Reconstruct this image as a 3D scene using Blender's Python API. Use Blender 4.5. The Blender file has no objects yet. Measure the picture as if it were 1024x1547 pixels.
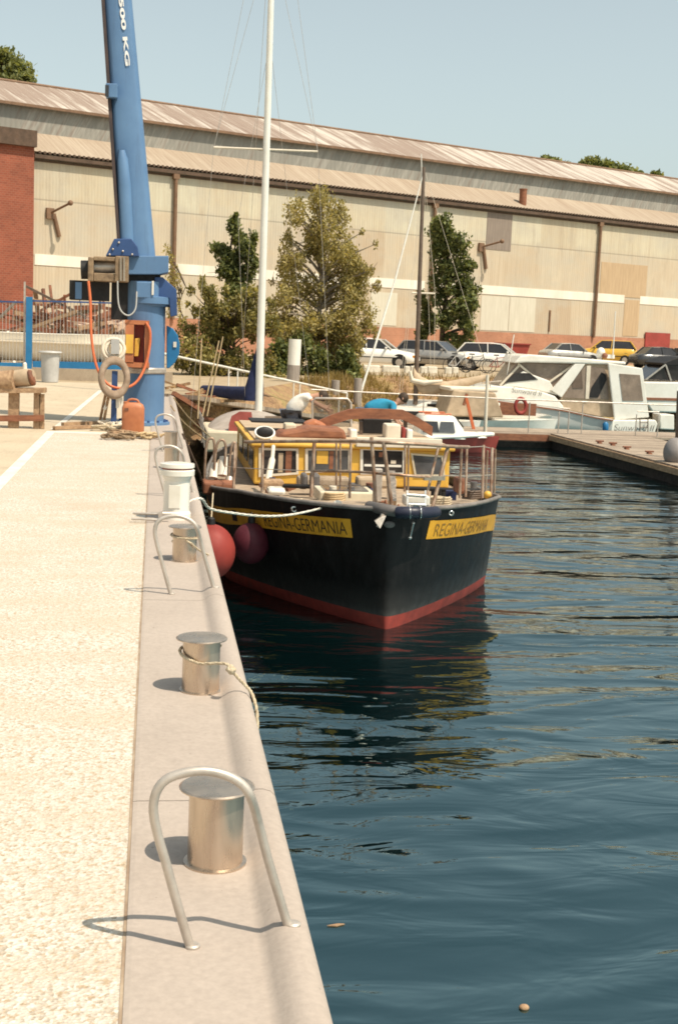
import bpy, math, random
import numpy as np
from mathutils import Vector, Matrix
rnd = random.Random(7); nr = np.random.default_rng(7)
sc = bpy.context.scene; COL = sc.collection
# ---------------------------------------------------------------- camera model (quay runs along +Y, quay top z=0, water z=-1.75)
F = 2000.0; EYE = 1.65; WZ = -1.75
def _cam(u, v): return np.array([(u-512)/F, -(v-773)/F, -1.0])
_a = _cam(236, 490); _b = _cam(1236, 530)
_up = np.cross(_a, _b); _up /= np.linalg.norm(_up); _up *= np.sign(_up[1])
_Y = _a/np.linalg.norm(_a); _X = np.cross(_Y, _up); RC = np.array([_X, _Y, _up])
def ray(u, v): return RC @ _cam(u, v)
def G(u, v, z=0.0):
    d = ray(u, v); t = (z-EYE)/d[2]; return np.array([0, 0, EYE])+t*d
def P(u, v, y):
    d = ray(u, v); return np.array([0, 0, EYE])+d*y/d[1]
cd = bpy.data.cameras.new('camera'); cam = bpy.data.objects.new('camera', cd); COL.objects.link(cam)
cd.sensor_fit = 'VERTICAL'; cd.sensor_height = 24.0; cd.lens = 24.0*F/1547.0
cd.clip_start = 0.1; cd.clip_end = 3000
cam.matrix_world = Matrix.Translation((0, 0, EYE)) @ Matrix([list(r) for r in RC]).to_4x4()
sc.camera = cam
# ---------------------------------------------------------------- object helpers
INV = {}
def props(o, label=None, cat=None, group=None, kind=None):
    if label: o['label'] = label
    if cat: o['category'] = cat
    if group: o['group'] = group
    if kind: o['kind'] = kind
    return o
def thing(name, label, cat, loc=(0, 0, 0), rz=0.0, group=None):
    o = bpy.data.objects.new(name, None); COL.objects.link(o)
    o.location = [float(c) for c in loc]; o.rotation_euler = (0, 0, rz); o.empty_display_size = 0.1
    INV[o.name] = (Matrix.Translation(o.location) @ Matrix.Rotation(rz, 4, 'Z')).inverted()
    return props(o, label, cat, group)
def copy_tree(o, parent=None):
    c = o.copy(); COL.objects.link(c)
    if parent is not None: c.parent = parent
    for ch in list(o.children): copy_tree(ch, c)
    return c
class MB:
    def __init__(s): s.v = []; s.f = []; s.sm = []
    def add(s, vs, fs, smooth=False):
        n = len(s.v); s.v += [tuple(float(c) for c in p) for p in vs]
        s.f += [tuple(n+i for i in f) for f in fs]; s.sm += [smooth]*len(fs); return s
    def box(s, c, d, rz=0.0, M=None):
        x, y, z = [k/2 for k in d]
        vs = [(-x,-y,-z),(x,-y,-z),(x,y,-z),(-x,y,-z),(-x,-y,z),(x,-y,z),(x,y,z),(-x,y,z)]
        R = M if M is not None else Matrix.Rotation(rz, 3, 'Z'); c = Vector([float(k) for k in c])
        vs = [c+R @ Vector(p) for p in vs]
        return s.add(vs, [(0,3,2,1),(4,5,6,7),(0,1,5,4),(1,2,6,5),(2,3,7,6),(3,0,4,7)])
    def bar(s, p0, p1, w, h, upv=(0, 0, 1)):
        p0, p1 = Vector([float(k) for k in p0]), Vector([float(k) for k in p1]); d = (p1-p0).normalized(); u = Vector(upv)
        if abs(d.dot(u)) > .95: u = Vector((1, 0, 0))
        a = d.cross(u).normalized(); b = a.cross(d)
        vs = [p+a*(i*w/2)+b*(j*h/2) for p in (p0, p1) for i, j in ((-1,-1),(1,-1),(1,1),(-1,1))]
        return s.add(vs, [(0,1,2,3),(7,6,5,4),(0,4,5,1),(1,5,6,2),(2,6,7,3),(3,7,4,0)])
    def loft(s, rings, caps=True, closed=True, smooth=True):
        n = len(rings[0]); vs = [p for r in rings for p in r]; fs = []
        for i in range(len(rings)-1):
            for j in range(n if closed else n-1):
                k = (j+1) % n; fs.append((i*n+j, i*n+k, (i+1)*n+k, (i+1)*n+j))
        s.add(vs, fs, smooth)
        if caps and closed:
            s.add(rings[0], [tuple(range(n))[::-1]]); s.add(rings[-1], [tuple(range(n))])
        return s
    def tube(s, pts, r, n=8, caps=True):
        pts = [Vector([float(k) for k in p]) for p in pts]; m = len(pts)
        rs = [r]*m if not hasattr(r, '__len__') else r
        rings = []; u = None
        for i, p in enumerate(pts):
            t = (pts[min(i+1, m-1)]-pts[max(i-1, 0)]).normalized()
            if u is None: u = t.orthogonal().normalized()
            u = (u-t*u.dot(t)).normalized(); w = t.cross(u)
            rings.append([p+(u*math.cos(a)+w*math.sin(a))*rs[i] for a in [2*math.pi*k/n for k in range(n)]])
        return s.loft(rings, caps)
    def lathe(s, prof, c=(0, 0, 0), n=24):
        c = Vector([float(k) for k in c])
        rings = [[c+Vector((r*math.cos(a), r*math.sin(a), z)) for a in [2*math.pi*k/n for k in range(n)]] for r, z in prof]
        for i in range(len(rings)-1): s.loft(rings[i:i+2], False)
        s.add(rings[0], [tuple(range(n))[::-1]]); s.add(rings[-1], [tuple(range(n))]); return s
    def ball(s, c, r, sc3=(1, 1, 1), n=20, m=12):
        c = Vector([float(k) for k in c]); rings = []
        for i in range(m+1):
            t = math.pi*i/m; q = max(math.sin(t), 1e-3)
            rings.append([c+Vector((r*sc3[0]*q*math.cos(a), r*sc3[1]*q*math.sin(a), -r*sc3[2]*math.cos(t))) for a in [2*math.pi*k/n for k in range(n)]])
        return s.loft(rings, True)
    def torus(s, c, R, r, M=None, n=28, m=10, sq=1.0):
        M = M or Matrix.Identity(3); c = Vector([float(k) for k in c]); rings = []
        for i in range(n+1):
            a = 2*math.pi*i/n
            rings.append([c+M @ Vector(((R+r*math.cos(b))*math.cos(a), (R+r*math.cos(b))*math.sin(a)*sq, r*math.sin(b))) for b in [2*math.pi*k/m for k in range(m)]])
        return s.loft(rings, False)
    def prism(s, poly, vec, smooth=False):
        poly = [Vector([float(k) for k in p]) for p in poly]; v = Vector([float(k) for k in vec]); n = len(poly)
        return s.add(poly+[p+v for p in poly], [tuple(range(n))[::-1], tuple(range(n, 2*n))]+[(i, (i+1) % n, n+(i+1) % n, n+i) for i in range(n)], smooth)
    def quad(s, *ps): return s.add(ps, [tuple(range(len(ps)))])
    def build(s, name, mat, parent=None, local=False, bevel=0.0, label=None, cat=None, group=None, kind=None):
        V = np.array(s.v, dtype=float); loc = None
        if parent is not None:
            r = parent
            while r.parent is not None: r = r.parent
            if not local and r.name in INV:
                M = np.array(INV[r.name]); V = V @ M[:3, :3].T+M[:3, 3]
            elif not local and r.type == 'MESH': V = V-np.array(r.location)
        elif kind != 'structure':
            loc = np.array([(V[:, 0].min()+V[:, 0].max())/2, (V[:, 1].min()+V[:, 1].max())/2, V[:, 2].min()]); V = V-loc
        me = bpy.data.meshes.new(name); me.from_pydata(V.tolist(), [], s.f)
        me.polygons.foreach_set('use_smooth', s.sm); me.materials.append(mat); me.update()
        o = bpy.data.objects.new(name, me); COL.objects.link(o)
        if loc is not None: o.location = loc
        if parent is not None: o.parent = parent
        if bevel:
            b = o.modifiers.new('bevel', 'BEVEL'); b.width = bevel; b.segments = 2; b.limit_method = 'ANGLE'
        return props(o, label, cat, group, kind)
def smooth_path(pts, k=6):
    pts = [np.array(p, float) for p in pts]; out = []
    for i in range(len(pts)-1):
        p0, p1, p2, p3 = pts[max(i-1, 0)], pts[i], pts[i+1], pts[min(i+2, len(pts)-1)]
        for j in range(k):
            t = j/k; out.append(.5*(2*p1+(p2-p0)*t+(2*p0-5*p1+4*p2-p3)*t*t+(3*p1-p0-3*p2+p3)*t**3))
    return out+[pts[-1]]
def text2d(s, size, bold=0.0):
    cu = bpy.data.curves.new('t', 'FONT'); cu.body = s; cu.size = size; cu.offset = bold
    o = bpy.data.objects.new('t', cu); COL.objects.link(o); bpy.context.view_layer.update()
    me = bpy.data.meshes.new_from_object(o.evaluated_get(bpy.context.evaluated_depsgraph_get()))
    v = [tuple(p.co) for p in me.vertices]; f = [tuple(p.vertices) for p in me.polygons]
    bpy.data.objects.remove(o); bpy.data.curves.remove(cu); bpy.data.meshes.remove(me)
    return v, f
def skin(nodes, edges, sub=2):
    """nodes: list of (xyz, radius); returns MB holding the evaluated skin surface"""
    me = bpy.data.meshes.new('s'); me.from_pydata([tuple(float(c) for c in n[0]) for n in nodes], edges, []); me.update()
    o = bpy.data.objects.new('s', me); COL.objects.link(o); m = o.modifiers.new('k', 'SKIN'); m.use_smooth_shade = True
    for i, n in enumerate(nodes):
        r = n[1] if hasattr(n[1], '__len__') else (n[1], n[1]); me.skin_vertices[0].data[i].radius = r
        me.skin_vertices[0].data[i].use_root = (i == 0)
    d = o.modifiers.new('d', 'SUBSURF'); d.levels = sub; d.render_levels = sub
    bpy.context.view_layer.update()
    e = bpy.data.meshes.new_from_object(o.evaluated_get(bpy.context.evaluated_depsgraph_get()))
    mb = MB(); mb.add([tuple(v.co) for v in e.vertices], [tuple(p.vertices) for p in e.polygons], True)
    bpy.data.objects.remove(o); bpy.data.meshes.remove(me); bpy.data.meshes.remove(e); return mb
# ---------------------------------------------------------------- materials
class NT:
    def __init__(s, name):
        s.m = bpy.data.materials.new(name); s.m.use_nodes = True; s.t = s.m.node_tree; s.b = s.t.nodes['Principled BSDF']
    def n(s, ty, ins=None, **kw):
        x = s.t.nodes.new(ty)
        for k, v in kw.items(): setattr(x, k, v)
        for k, v in (ins or {}).items():
            if hasattr(v, 'node'): s.t.links.new(v, x.inputs[k])
            else: x.inputs[k].default_value = v
        return x
    def coord(s, stretch=(1, 1, 1), which='Object'):
        return s.n('ShaderNodeMapping', {'Vector': s.n('ShaderNodeTexCoord').outputs[which], 'Scale': stretch}).outputs[0]
    def noise(s, sc_, stretch=(1, 1, 1), detail=4, rough=.6, which='Object', dist=0.0):
        return s.n('ShaderNodeTexNoise', {'Vector': s.coord(stretch, which), 'Scale': sc_, 'Detail': detail, 'Roughness': rough, 'Distortion': dist}).outputs[0]
    def ramp(s, fac, stops):
        r = s.n('ShaderNodeValToRGB', {'Fac': fac}); e = r.color_ramp.elements
        while len(e) < len(stops): e.new(.5)
        for i, (p, c) in enumerate(stops):
            e[i].position = p; c = c if hasattr(c, '__len__') else (c, c, c); e[i].color = (c[0], c[1], c[2], 1)
        return r.outputs[0]
    def mix(s, fac, a, b, blend='MIX'):
        x = s.n('ShaderNodeMix', data_type='RGBA', blend_type=blend)
        for k, v in ((0, fac), (6, a), (7, b)):
            if hasattr(v, 'node'): s.t.links.new(v, x.inputs[k])
            else: x.inputs[k].default_value = (*v, 1) if (hasattr(v, '__len__') and len(v) == 3) else v
        return x.outputs[2]
    def math(s, op, a, b=0.0):
        x = s.n('ShaderNodeMath', operation=op)
        for k, v in ((0, a), (1, b)):
            if hasattr(v, 'node'): s.t.links.new(v, x.inputs[k])
            else: x.inputs[k].default_value = v
        return x.outputs[0]
    def set(s, **kw):
        for k, v in kw.items():
            k = {'color': 'Base Color', 'rough': 'Roughness', 'metal': 'Metallic', 'spec': 'Specular IOR Level', 'normal': 'Normal', 'coat': 'Coat Weight', 'trans': 'Transmission Weight', 'alpha': 'Alpha', 'ior': 'IOR'}[k]
            if hasattr(v, 'node'): s.t.links.new(v, s.b.inputs[k])
            else: s.b.inputs[k].default_value = (*v, 1) if k == 'Base Color' else v
        return s
    def bump(s, h, strength=.5, dist=.02):
        return s.set(normal=s.n('ShaderNodeBump', {'Height': h, 'Strength': strength, 'Distance': dist}).outputs[0])
def mat(name, c, c2=None, scale=6, rough=.6, metal=0.0, bump=0.0, stretch=(1, 1, 1), spec=.4, coat=0.0, lo=.35, hi=.68, bd=.01):
    t = NT(name); c2 = c2 or tuple(k*.72 for k in c)
    nz = t.noise(scale, stretch, 6, .62)
    t.set(color=t.ramp(nz, [(lo, c2), (hi, c)]), rough=t.ramp(t.noise(scale*2.3, stretch), [(.3, max(0, rough-.1)), (.7, min(1, rough+.12))]), metal=metal, spec=spec, coat=coat)
    if bump: t.bump(t.noise(scale*3, stretch, 5), bump, bd)
    return t.m
M = {}
M['white'] = mat('white_paint', (.78, .74, .66), (.62, .57, .48), 3, .4)
M['gel'] = mat('white_gelcoat', (.80, .77, .70), (.70, .66, .58), 1.5, .25, coat=.3)
M['cream'] = mat('cream_paint', (.66, .58, .43), (.5, .43, .31), 2, .5)
M['shaded'] = mat('shaded_red_vinyl', (.105, .018, .028), (.07, .012, .02), 3, .55, spec=.25)  # fender red darkened, the hull's shade is put into the colour
M['steel'] = mat('brushed_steel', (.68, .56, .45), (.46, .37, .29), 9, .30, .9, stretch=(1, 1, .15))
M['steel_rail'] = mat('dull_rail_steel', (.48, .37, .28), (.22, .115, .065), 7, .45, .45)
M['galv'] = mat('galvanised', (.58, .52, .46), (.4, .35, .3), 8, .42, .5)
M['rope'] = mat('rope_fibre', (.66, .56, .40), (.42, .33, .22), 60, .9, bump=.6)
M['blackhull'] = mat('black_hull_paint', (.012, .011, .011), (.006, .006, .006), 2.2, .42, coat=.0, spec=.22)
def hullmat():
    t = NT('black_steel_plating'); n = t.noise(1.6, detail=3); n2 = t.noise(7, (1, 1, .35), detail=6); sep = t.n('ShaderNodeSeparateXYZ', {0: t.coord()})
    col = t.ramp(n2, [(.35, (.005, .0047, .0047)), (.62, (.009, .0083, .0083)), (.78, (.026, .023, .022))])
    rs = t.noise(3.5, (1, 1, .12), detail=5); col = t.mix(t.ramp(rs, [(.66, 0.0), (.8, .35)]), col, (.10, .05, .032))
    zz = t.math('ADD', sep.outputs[2], t.math('MULTIPLY', t.math('SUBTRACT', n2, .5), .35))
    col = t.mix(t.ramp(zz, [(.15, .7), (.22, .35), (.48, 0.0)]), col, (.07, .064, .06))
    t.set(color=col, rough=t.ramp(n2, [(.3, .34), (.7, .55)]), spec=.25)
    pl = t.math('FRACT', t.math('MULTIPLY', sep.outputs[1], .62)); seam = t.ramp(pl, [(0, 0.0), (.012, 1.0)])
    t.bump(t.math('ADD', t.math('MULTIPLY', n, 1.2), t.math('MULTIPLY', seam, .12)), .6, .03); return t.m
M['blackhull'] = hullmat()
M['bulwark'] = mat('worn_cap_rail', (.22, .19, .17), (.11, .1, .09), 6, .6)
M['red_boot'] = mat('red_antifouling', (.34, .045, .03), (.2, .03, .022), 5, .6)
M['yellow'] = mat('yellow_paint', (.72, .43, .075), (.58, .32, .045), 4, .45)
M['yellow_band'] = mat('yellow_name_band', (.70, .36, .03), (.55, .27, .02), 5, .4)
M['text_dark'] = mat('dark_lettering', (.03, .022, .018), None, 4, .6)
M['text_glare'] = mat('glare_lettering', (.17, .095, .03), (.30, .16, .03), 14, .6)  # glare on the right-hand name, put into paler brown letters
M['text_white'] = mat('white_lettering', (.86, .84, .80), (.7, .68, .64), 9, .6)
M['deck'] = mat('weathered_deck', (.43, .335, .24), (.24, .175, .12), 7, .75)
M['rust_wood'] = mat('reddish_brown_timber', (.30, .12, .06), (.17, .065, .035), 5, .7, stretch=(1, 1, 3))
M['glass_dark'] = mat('dark_window_glass', (.035, .03, .03), (.02, .018, .018), 2, .08, spec=.7)
M['glass_grey'] = mat('grey_window_glass', (.10, .10, .105), (.06, .06, .06), 2, .1, spec=.7)
M['black'] = mat('black_rubber', (.018, .016, .016), (.01, .009, .009), 6, .6)
M['navy'] = mat('navy_canvas', (.02, .028, .085), (.012, .016, .05), 5, .85, bump=.5)
M['blue'] = mat('crane_blue', (.105, .205, .36), (.085, .17, .31), 1.8, .42, spec=.45)
def craneblue():
    t = NT('crane_paint'); n = t.noise(1.6, detail=5); st = t.noise(5, (1.5, 1.5, .12), detail=6, rough=.7); ch = t.noise(16, detail=5)
    col = t.ramp(n, [(.3, (.085, .165, .30)), (.7, (.115, .215, .365))])
    col = t.mix(t.ramp(st, [(.55, 0.0), (.78, .5)]), col, (.05, .075, .12)); col = t.mix(t.ramp(ch, [(.70, 0.0), (.76, .8)]), col, (.16, .10, .07))
    t.set(color=col, rough=t.ramp(st, [(.3, .38), (.7, .6)]), spec=.4); t.bump(n, .2, .02); return t.m
M['blue'] = craneblue()
M['blue_dk'] = mat('crane_blue_dark', (.035, .08, .21), (.025, .06, .16), 2.5, .5)
M['blue_sat'] = mat('gate_blue', (.02, .17, .36), (.016, .13, .29), 3, .45)
M['orange'] = mat('orange_plastic', (.48, .175, .075), (.36, .12, .05), 5, .5)
M['hose'] = mat('orange_hose', (.62, .16, .06), (.5, .12, .045), 8, .5)
M['fender'] = mat('red_buoy_vinyl', (.30, .045, .035), (.19, .03, .025), 3, .55, spec=.25, stretch=(1, 1, .4))
M['rusty'] = mat('rusty_steel', (.30, .12, .065), (.12, .055, .035), 3.5, .85, bump=.5)
M['winch'] = mat('greasy_cast_metal', (.36, .25, .15), (.15, .10, .06), 9, .6, .2)
M['wood'] = mat('weathered_wood', (.44, .29, .17), (.25, .15, .085), 5, .8, stretch=(4, 1, 4), bump=.3)
def plank_mat():
    t = NT('pontoon_planks'); sep = t.n('ShaderNodeSeparateXYZ', {0: t.coord()}); y = t.math('MULTIPLY', sep.outputs[1], 7.0)
    fr = t.math('FRACT', y); wn = t.n('ShaderNodeTexWhiteNoise', {1: t.math('FLOOR', y)}, noise_dimensions='1D').outputs[0]
    col = t.ramp(wn, [(0, (.22, .165, .12)), (.5, (.32, .25, .185)), (1, (.41, .33, .25))])
    col = t.mix(.5, col, t.ramp(t.noise(2.2, (1, 1, 1), 6), [(.3, .5), (.7, 1.3)]), 'MULTIPLY')
    col = t.mix(1.0, col, t.ramp(fr, [(0, .35), (.07, .35), (.10, 1.0)]), 'MULTIPLY')
    t.set(color=col, rough=.85); t.bump(fr, .2, .01); return t.m
M['wood_dk'] = mat('dark_pontoon_wood', (.045, .033, .026), (.02, .016, .013), 4, .85)
M['wood_lt'] = plank_mat()
M['canvas'] = mat('beige_canvas', (.50, .38, .26), (.36, .27, .18), 4, .85, bump=.4)
M['canvas_lt'] = mat('pale_canvas', (.72, .64, .52), (.6, .52, .41), 3, .85, bump=.3)
M['clear'] = mat('smoky_plastic_window', (.30, .225, .17), (.17, .125, .095), 2, .2, spec=.6)
M['greyhull'] = mat('grey_hull', (.16, .14, .13), (.1, .09, .085), 3, .45)
M['dome'] = mat('grey_sprayhood', (.42, .36, .31), (.3, .25, .21), 4, .6)
M['redcloth'] = mat('faded_red_canvas', (.42, .10, .08), (.3, .07, .055), 5, .8)
M['skin'] = mat('skin', (.48, .27, .18), (.42, .22, .14), 6, .55)
M['hair'] = mat('brown_hair', (.06, .035, .02), (.03, .018, .01), 20, .7)
M['shirt_w'] = mat('white_shirt', (.80, .77, .70), (.66, .62, .56), 6, .9, bump=.4)
M['shirt_b'] = mat('turquoise_shirt', (.03, .27, .42), (.02, .2, .34), 6, .9, bump=.4)
M['jeans'] = mat('faded_jeans', (.14, .15, .19), (.08, .09, .12), 8, .9, bump=.3)
M['straw'] = mat('dry_bamboo', (.58, .43, .25), (.42, .3, .16), 8, .7)
M['tyre'] = mat('tyre_rubber', (.02, .019, .018), None, 6, .8)
M['car_white'] = mat('white_car_paint', (.86, .83, .77), (.8, .77, .7), 1.5, .3, coat=.5)
M['car_silver'] = mat('silver_car_paint', (.42, .40, .37), (.36, .34, .31), 1.5, .3, .4, coat=.6)
M['car_yellow'] = mat('yellow_car_paint', (.66, .40, .05), (.6, .35, .04), 1.5, .3, coat=.6)
M['car_dark'] = mat('dark_car_paint', (.04, .04, .042), (.03, .03, .03), 1.5, .25, coat=.6)
M['lamp_am'] = mat('amber_lens', (.75, .3, .04), None, 4, .3)
M['lamp_cl'] = mat('clear_lens', (.7, .68, .64), None, 4, .15)
M['chrome'] = mat('chrome', (.8, .76, .7), (.7, .66, .6), 6, .15, .95)
M['skip'] = mat('dull_red_paint', (.32, .05, .04), (.24, .04, .03), 2, .6)
M['trunk'] = mat('dark_bark', (.10, .07, .05), (.05, .035, .025), 6, .9, bump=.6)
M['birch'] = mat('pale_bark', (.42, .36, .28), (.18, .14, .1), 5, .85, stretch=(1, 1, .4))
M['pile'] = mat('grey_pile_wood', (.36, .31, .26), (.24, .2, .17), 5, .8, stretch=(3, 3, .5))
M['drab'] = mat('drab_brown_mast', (.16, .11, .08), (.1, .07, .05), 4, .5)
M['grey'] = mat('grey_plastic', (.47, .46, .44), (.38, .37, .35), 4, .5)
M['greybuoy'] = mat('grey_buoy_vinyl', (.26, .23, .22), (.2, .18, .17), 4, .5)
M['stone'] = mat('white_washed_stone', (.74, .70, .60), (.55, .5, .41), 3, .8, bump=.4)

def leafmat(name, a, b, c):
    t = NT(name); isl = t.n('ShaderNodeNewGeometry').outputs['Random Per Island']
    col = t.ramp(isl, [(0, a), (.55, b), (1, c)])
    cl = t.ramp(t.noise(.9, detail=2), [(.35, .62), (.68, 1.15)])
    t.set(color=t.mix(1.0, col, cl, 'MULTIPLY'), rough=.6, spec=.25)
    tr = t.n('ShaderNodeBsdfTranslucent', {'Color': t.mix(1.0, col, (1.3, 1.2, .6), 'MULTIPLY')})
    mx = t.n('ShaderNodeMixShader', {0: .38}); out = t.t.nodes['Material Output']
    t.t.links.new(t.b.outputs[0], mx.inputs[1]); t.t.links.new(tr.outputs[0], mx.inputs[2]); t.t.links.new(mx.outputs[0], out.inputs[0])
    return t.m
M['leaf_birch'] = leafmat('birch_leaves', (.22, .19, .07), (.38, .315, .115), (.52, .43, .19))
M['leaf_dark'] = leafmat('maple_leaves', (.065, .082, .032), (.155, .18, .064), (.28, .29, .11))
M['leaf_olive'] = leafmat('olive_bush_leaves', (.12, .115, .04), (.28, .245, .085), (.44, .37, .14))
M['leaf_far'] = leafmat('far_tree_leaves', (.10, .12, .045), (.22, .24, .085), (.34, .34, .14))
M['grass'] = leafmat('dry_grass', (.17, .12, .04), (.30, .21, .08), (.40, .30, .12))

def water_mat():
    t = NT('harbour_water')
    def ln(sc_, st, det=3, rot=.0, dist=0.0):
        mp = t.n('ShaderNodeMapping', {'Vector': t.n('ShaderNodeTexCoord').outputs['Object'], 'Scale': st, 'Rotation': (0, 0, rot)}).outputs[0]
        return t.n('ShaderNodeTexNoise', {'Vector': mp, 'Scale': sc_, 'Detail': det, 'Roughness': .5, 'Distortion': dist}).outputs[0]
    big = ln(.9, (.42, 1, 1), 2, .2, .6); mid = ln(2.4, (.40, 1, 1), 3, -.15, .8); fine = ln(7, (.45, 1, 1), 3, .1)
    calm = t.ramp(ln(.22, (1, 1, 1), 2), [(.35, .45), (.65, 1.0)])
    h = t.math('ADD', t.math('MULTIPLY', big, .120), t.math('ADD', t.math('MULTIPLY', t.math('MULTIPLY', mid, .036), calm), t.math('MULTIPLY', t.math('MULTIPLY', fine, .0034), calm)))
    t.set(color=t.ramp(ln(.3, (1, 1, 1), 2), [(.3, (.0004, .0036, .0042)), (.7, (.0007, .0058, .0064))]), rough=.03, spec=.5, ior=2.6)
    t.b.inputs['Specular Tint'].default_value = (.52, .93, 1.0, 1)
    t.bump(h, 1.0, 1.0); return t.m
M['water'] = water_mat()
def gravel_mat():
    t = NT('exposed_aggregate')
    v = t.n('ShaderNodeTexVoronoi', {'Vector': t.coord((1, 1, 1)), 'Scale': 85.0, 'Randomness': 1.0})
    n1 = t.noise(38, detail=3); n2 = t.noise(1.3, (1, 2.2, 1), detail=4)
    col = t.ramp(v.outputs['Color'], [(.0, (.34, .27, .195)), (.3, (.49, .43, .355)), (.62, (.56, .515, .45)), (1, (.63, .60, .54))])
    col = t.mix(t.ramp(n1, [(.36, 1.0), (.47, .0)]), col, (.40, .30, .20))
    col = t.mix(t.ramp(n2, [(.40, .0), (.66, .62)]), col, (.49, .39, .29))
    n4 = t.noise(.8, (1, .7, 1), detail=5, rough=.65); col = t.mix(t.ramp(n4, [(.54, 0.0), (.70, .32)]), col, (.40, .30, .205))
    t.set(color=col, rough=.85, spec=.2)
    t.bump(t.math('ADD', v.outputs['Distance'], n1), .7, .006); return t.m
M['gravel'] = gravel_mat()
def conc_mat(name, a, b, mott=.28):
    t = NT(name); n = t.noise(1.1, detail=7, rough=.65); n2 = t.noise(45, detail=3); n3 = t.noise(6, (1, .25, 1), detail=5)
    col = t.ramp(n, [(.3, b), (.68, a)]); col = t.mix(mott, col, t.ramp(n2, [(.3, .45), (.7, 1.5)]), 'MULTIPLY')
    col = t.mix(t.ramp(n3, [(.52, 0.0), (.75, mott)]), col, tuple(k*.5 for k in b))
    sc1 = t.noise(3.2, (1, 1, 1), detail=8, rough=.75, dist=.6); col = t.mix(t.ramp(sc1, [(.60, 0.0), (.70, .30)]), col, tuple(k*.62 for k in b))
    sp1 = t.noise(26, detail=2); col = t.mix(t.ramp(sp1, [(.735, 0.0), (.76, .6)]), col, tuple(k*.45 for k in b))
    t.set(color=col, rough=.72, spec=.3); t.bump(n2, .3, .004); return t.m
M['concrete'] = conc_mat('pale_concrete', (.52, .43, .31), (.44, .355, .25))
M['cap'] = conc_mat('grey_quay_capping', (.40, .338, .29), (.358, .30, .255), .14)
M['quaywall'] = conc_mat('dark_quay_wall', (.10, .08, .065), (.04, .034, .03))
M['kerbc'] = conc_mat('kerb_concrete', (.42, .34, .25), (.32, .25, .18))
M['land'] = conc_mat('yard_ground', (.42, .33, .22), (.32, .24, .15))
def bank_mat():
    t = NT('bank_earth'); n = t.noise(1.2, detail=6); n2 = t.noise(9, detail=5)
    col = t.ramp(n, [(.3, (.20, .11, .055)), (.5, (.36, .22, .11)), (.7, (.34, .27, .10))])
    t.set(color=t.mix(.5, col, t.ramp(n2, [(.3, .4), (.7, 1.4)]), 'MULTIPLY'), rough=.95); t.bump(n2, .9, .15); return t.m
M['bank'] = bank_mat()
def sheet_mat():
    t = NT('corrugated_wall_sheets')
    sep = t.n('ShaderNodeSeparateXYZ', {0: t.coord()})
    x, z = sep.outputs[0], sep.outputs[2]
    cx = t.math('FLOOR', t.math('DIVIDE', x, 3.6)); cz = t.math('FLOOR', t.math('DIVIDE', t.math('ADD', z, 1.15), 3.2))
    wn = t.n('ShaderNodeTexWhiteNoise', {'Vector': t.n('ShaderNodeCombineXYZ', {0: cx, 1: cz}).outputs[0]}, noise_dimensions='3D').outputs[0]
    col = t.ramp(wn, [(0, (.45, .36, .255)), (.35, (.52, .445, .335)), (.7, (.56, .495, .385)), (1, (.51, .475, .385))])
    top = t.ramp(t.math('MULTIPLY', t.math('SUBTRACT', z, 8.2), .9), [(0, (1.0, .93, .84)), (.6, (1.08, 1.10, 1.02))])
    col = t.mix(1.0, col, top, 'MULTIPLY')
    st = t.noise(2.6, (1.6, 1, .10), detail=6, rough=.7)
    col = t.mix(t.ramp(st, [(.42, .0), (.74, .55)]), col, (.36, .245, .15))
    st2 = t.noise(.5, (1, 1, .8), detail=5)
    col = t.mix(t.ramp(st2, [(.5, 0.0), (.72, .4)]), col, (.60, .55, .42))
    st3 = t.noise(.22, (1, 1, 1.6), detail=7, rough=.7); col = t.mix(t.ramp(st3, [(.44, 0.0), (.66, .75)]), col, (.44, .405, .33))
    st4 = t.noise(.8, (1.6, 1, .35), detail=6, rough=.7); col = t.mix(t.ramp(st4, [(.54, 0.0), (.74, .55)]), col, (.30, .23, .165))
    cor = t.math('ABSOLUTE', t.math('SINE', t.math('MULTIPLY', x, 15.7)))
    col = t.mix(.10, col, t.ramp(cor, [(0, .55), (.5, 1.0)]), 'MULTIPLY')
    jn = t.math('FRACT', t.math('DIVIDE', t.math('ADD', z, 1.15), 3.2)); line = t.ramp(jn, [(.0, .62), (.02, .62), (.032, 1.0)])
    col = t.mix(1.0, col, line, 'MULTIPLY')
    col = t.mix(.22, col, (.47, .44, .38))
    t.set(color=col, rough=.75, spec=.25); t.bump(cor, .3, .04); return t.m
M['sheet'] = sheet_mat()
def streak_mat(name, base, streak, dark, slant=.35, amt=.8):
    t = NT(name)
    mp = t.n('ShaderNodeTexCoord').outputs['Object']; sep = t.n('ShaderNodeSeparateXYZ', {0: mp})
    xs = t.math('ADD', sep.outputs[0], t.math('MULTIPLY', sep.outputs[2], slant))
    vec = t.n('ShaderNodeCombineXYZ', {0: xs, 1: t.math('MULTIPLY', sep.outputs[1], .05), 2: t.math('MULTIPLY', sep.outputs[2], .13)}).outputs[0]
    n = t.n('ShaderNodeTexNoise', {'Vector': vec, 'Scale': 2.1, 'Detail': 7.0, 'Roughness': .72}).outputs[0]
    n2 = t.n('ShaderNodeTexNoise', {'Vector': vec, 'Scale': 4.1, 'Detail': 4.0}).outputs[0]
    big = t.noise(.09, detail=3)
    f = t.math('ADD', n, t.math('MULTIPLY', t.math('SUBTRACT', big, .5), .5))
    col = t.mix(t.ramp(f, [(.47, 0.0), (.60, amt)]), base, streak)
    col = t.mix(t.ramp(n2, [(.55, 0.0), (.75, .7)]), col, dark)
    t.set(color=col, rough=.8, spec=.2)
    t.bump(t.math('SINE', t.math('MULTIPLY', sep.outputs[0], 20.0)), .3, .04); return t.m
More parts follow.
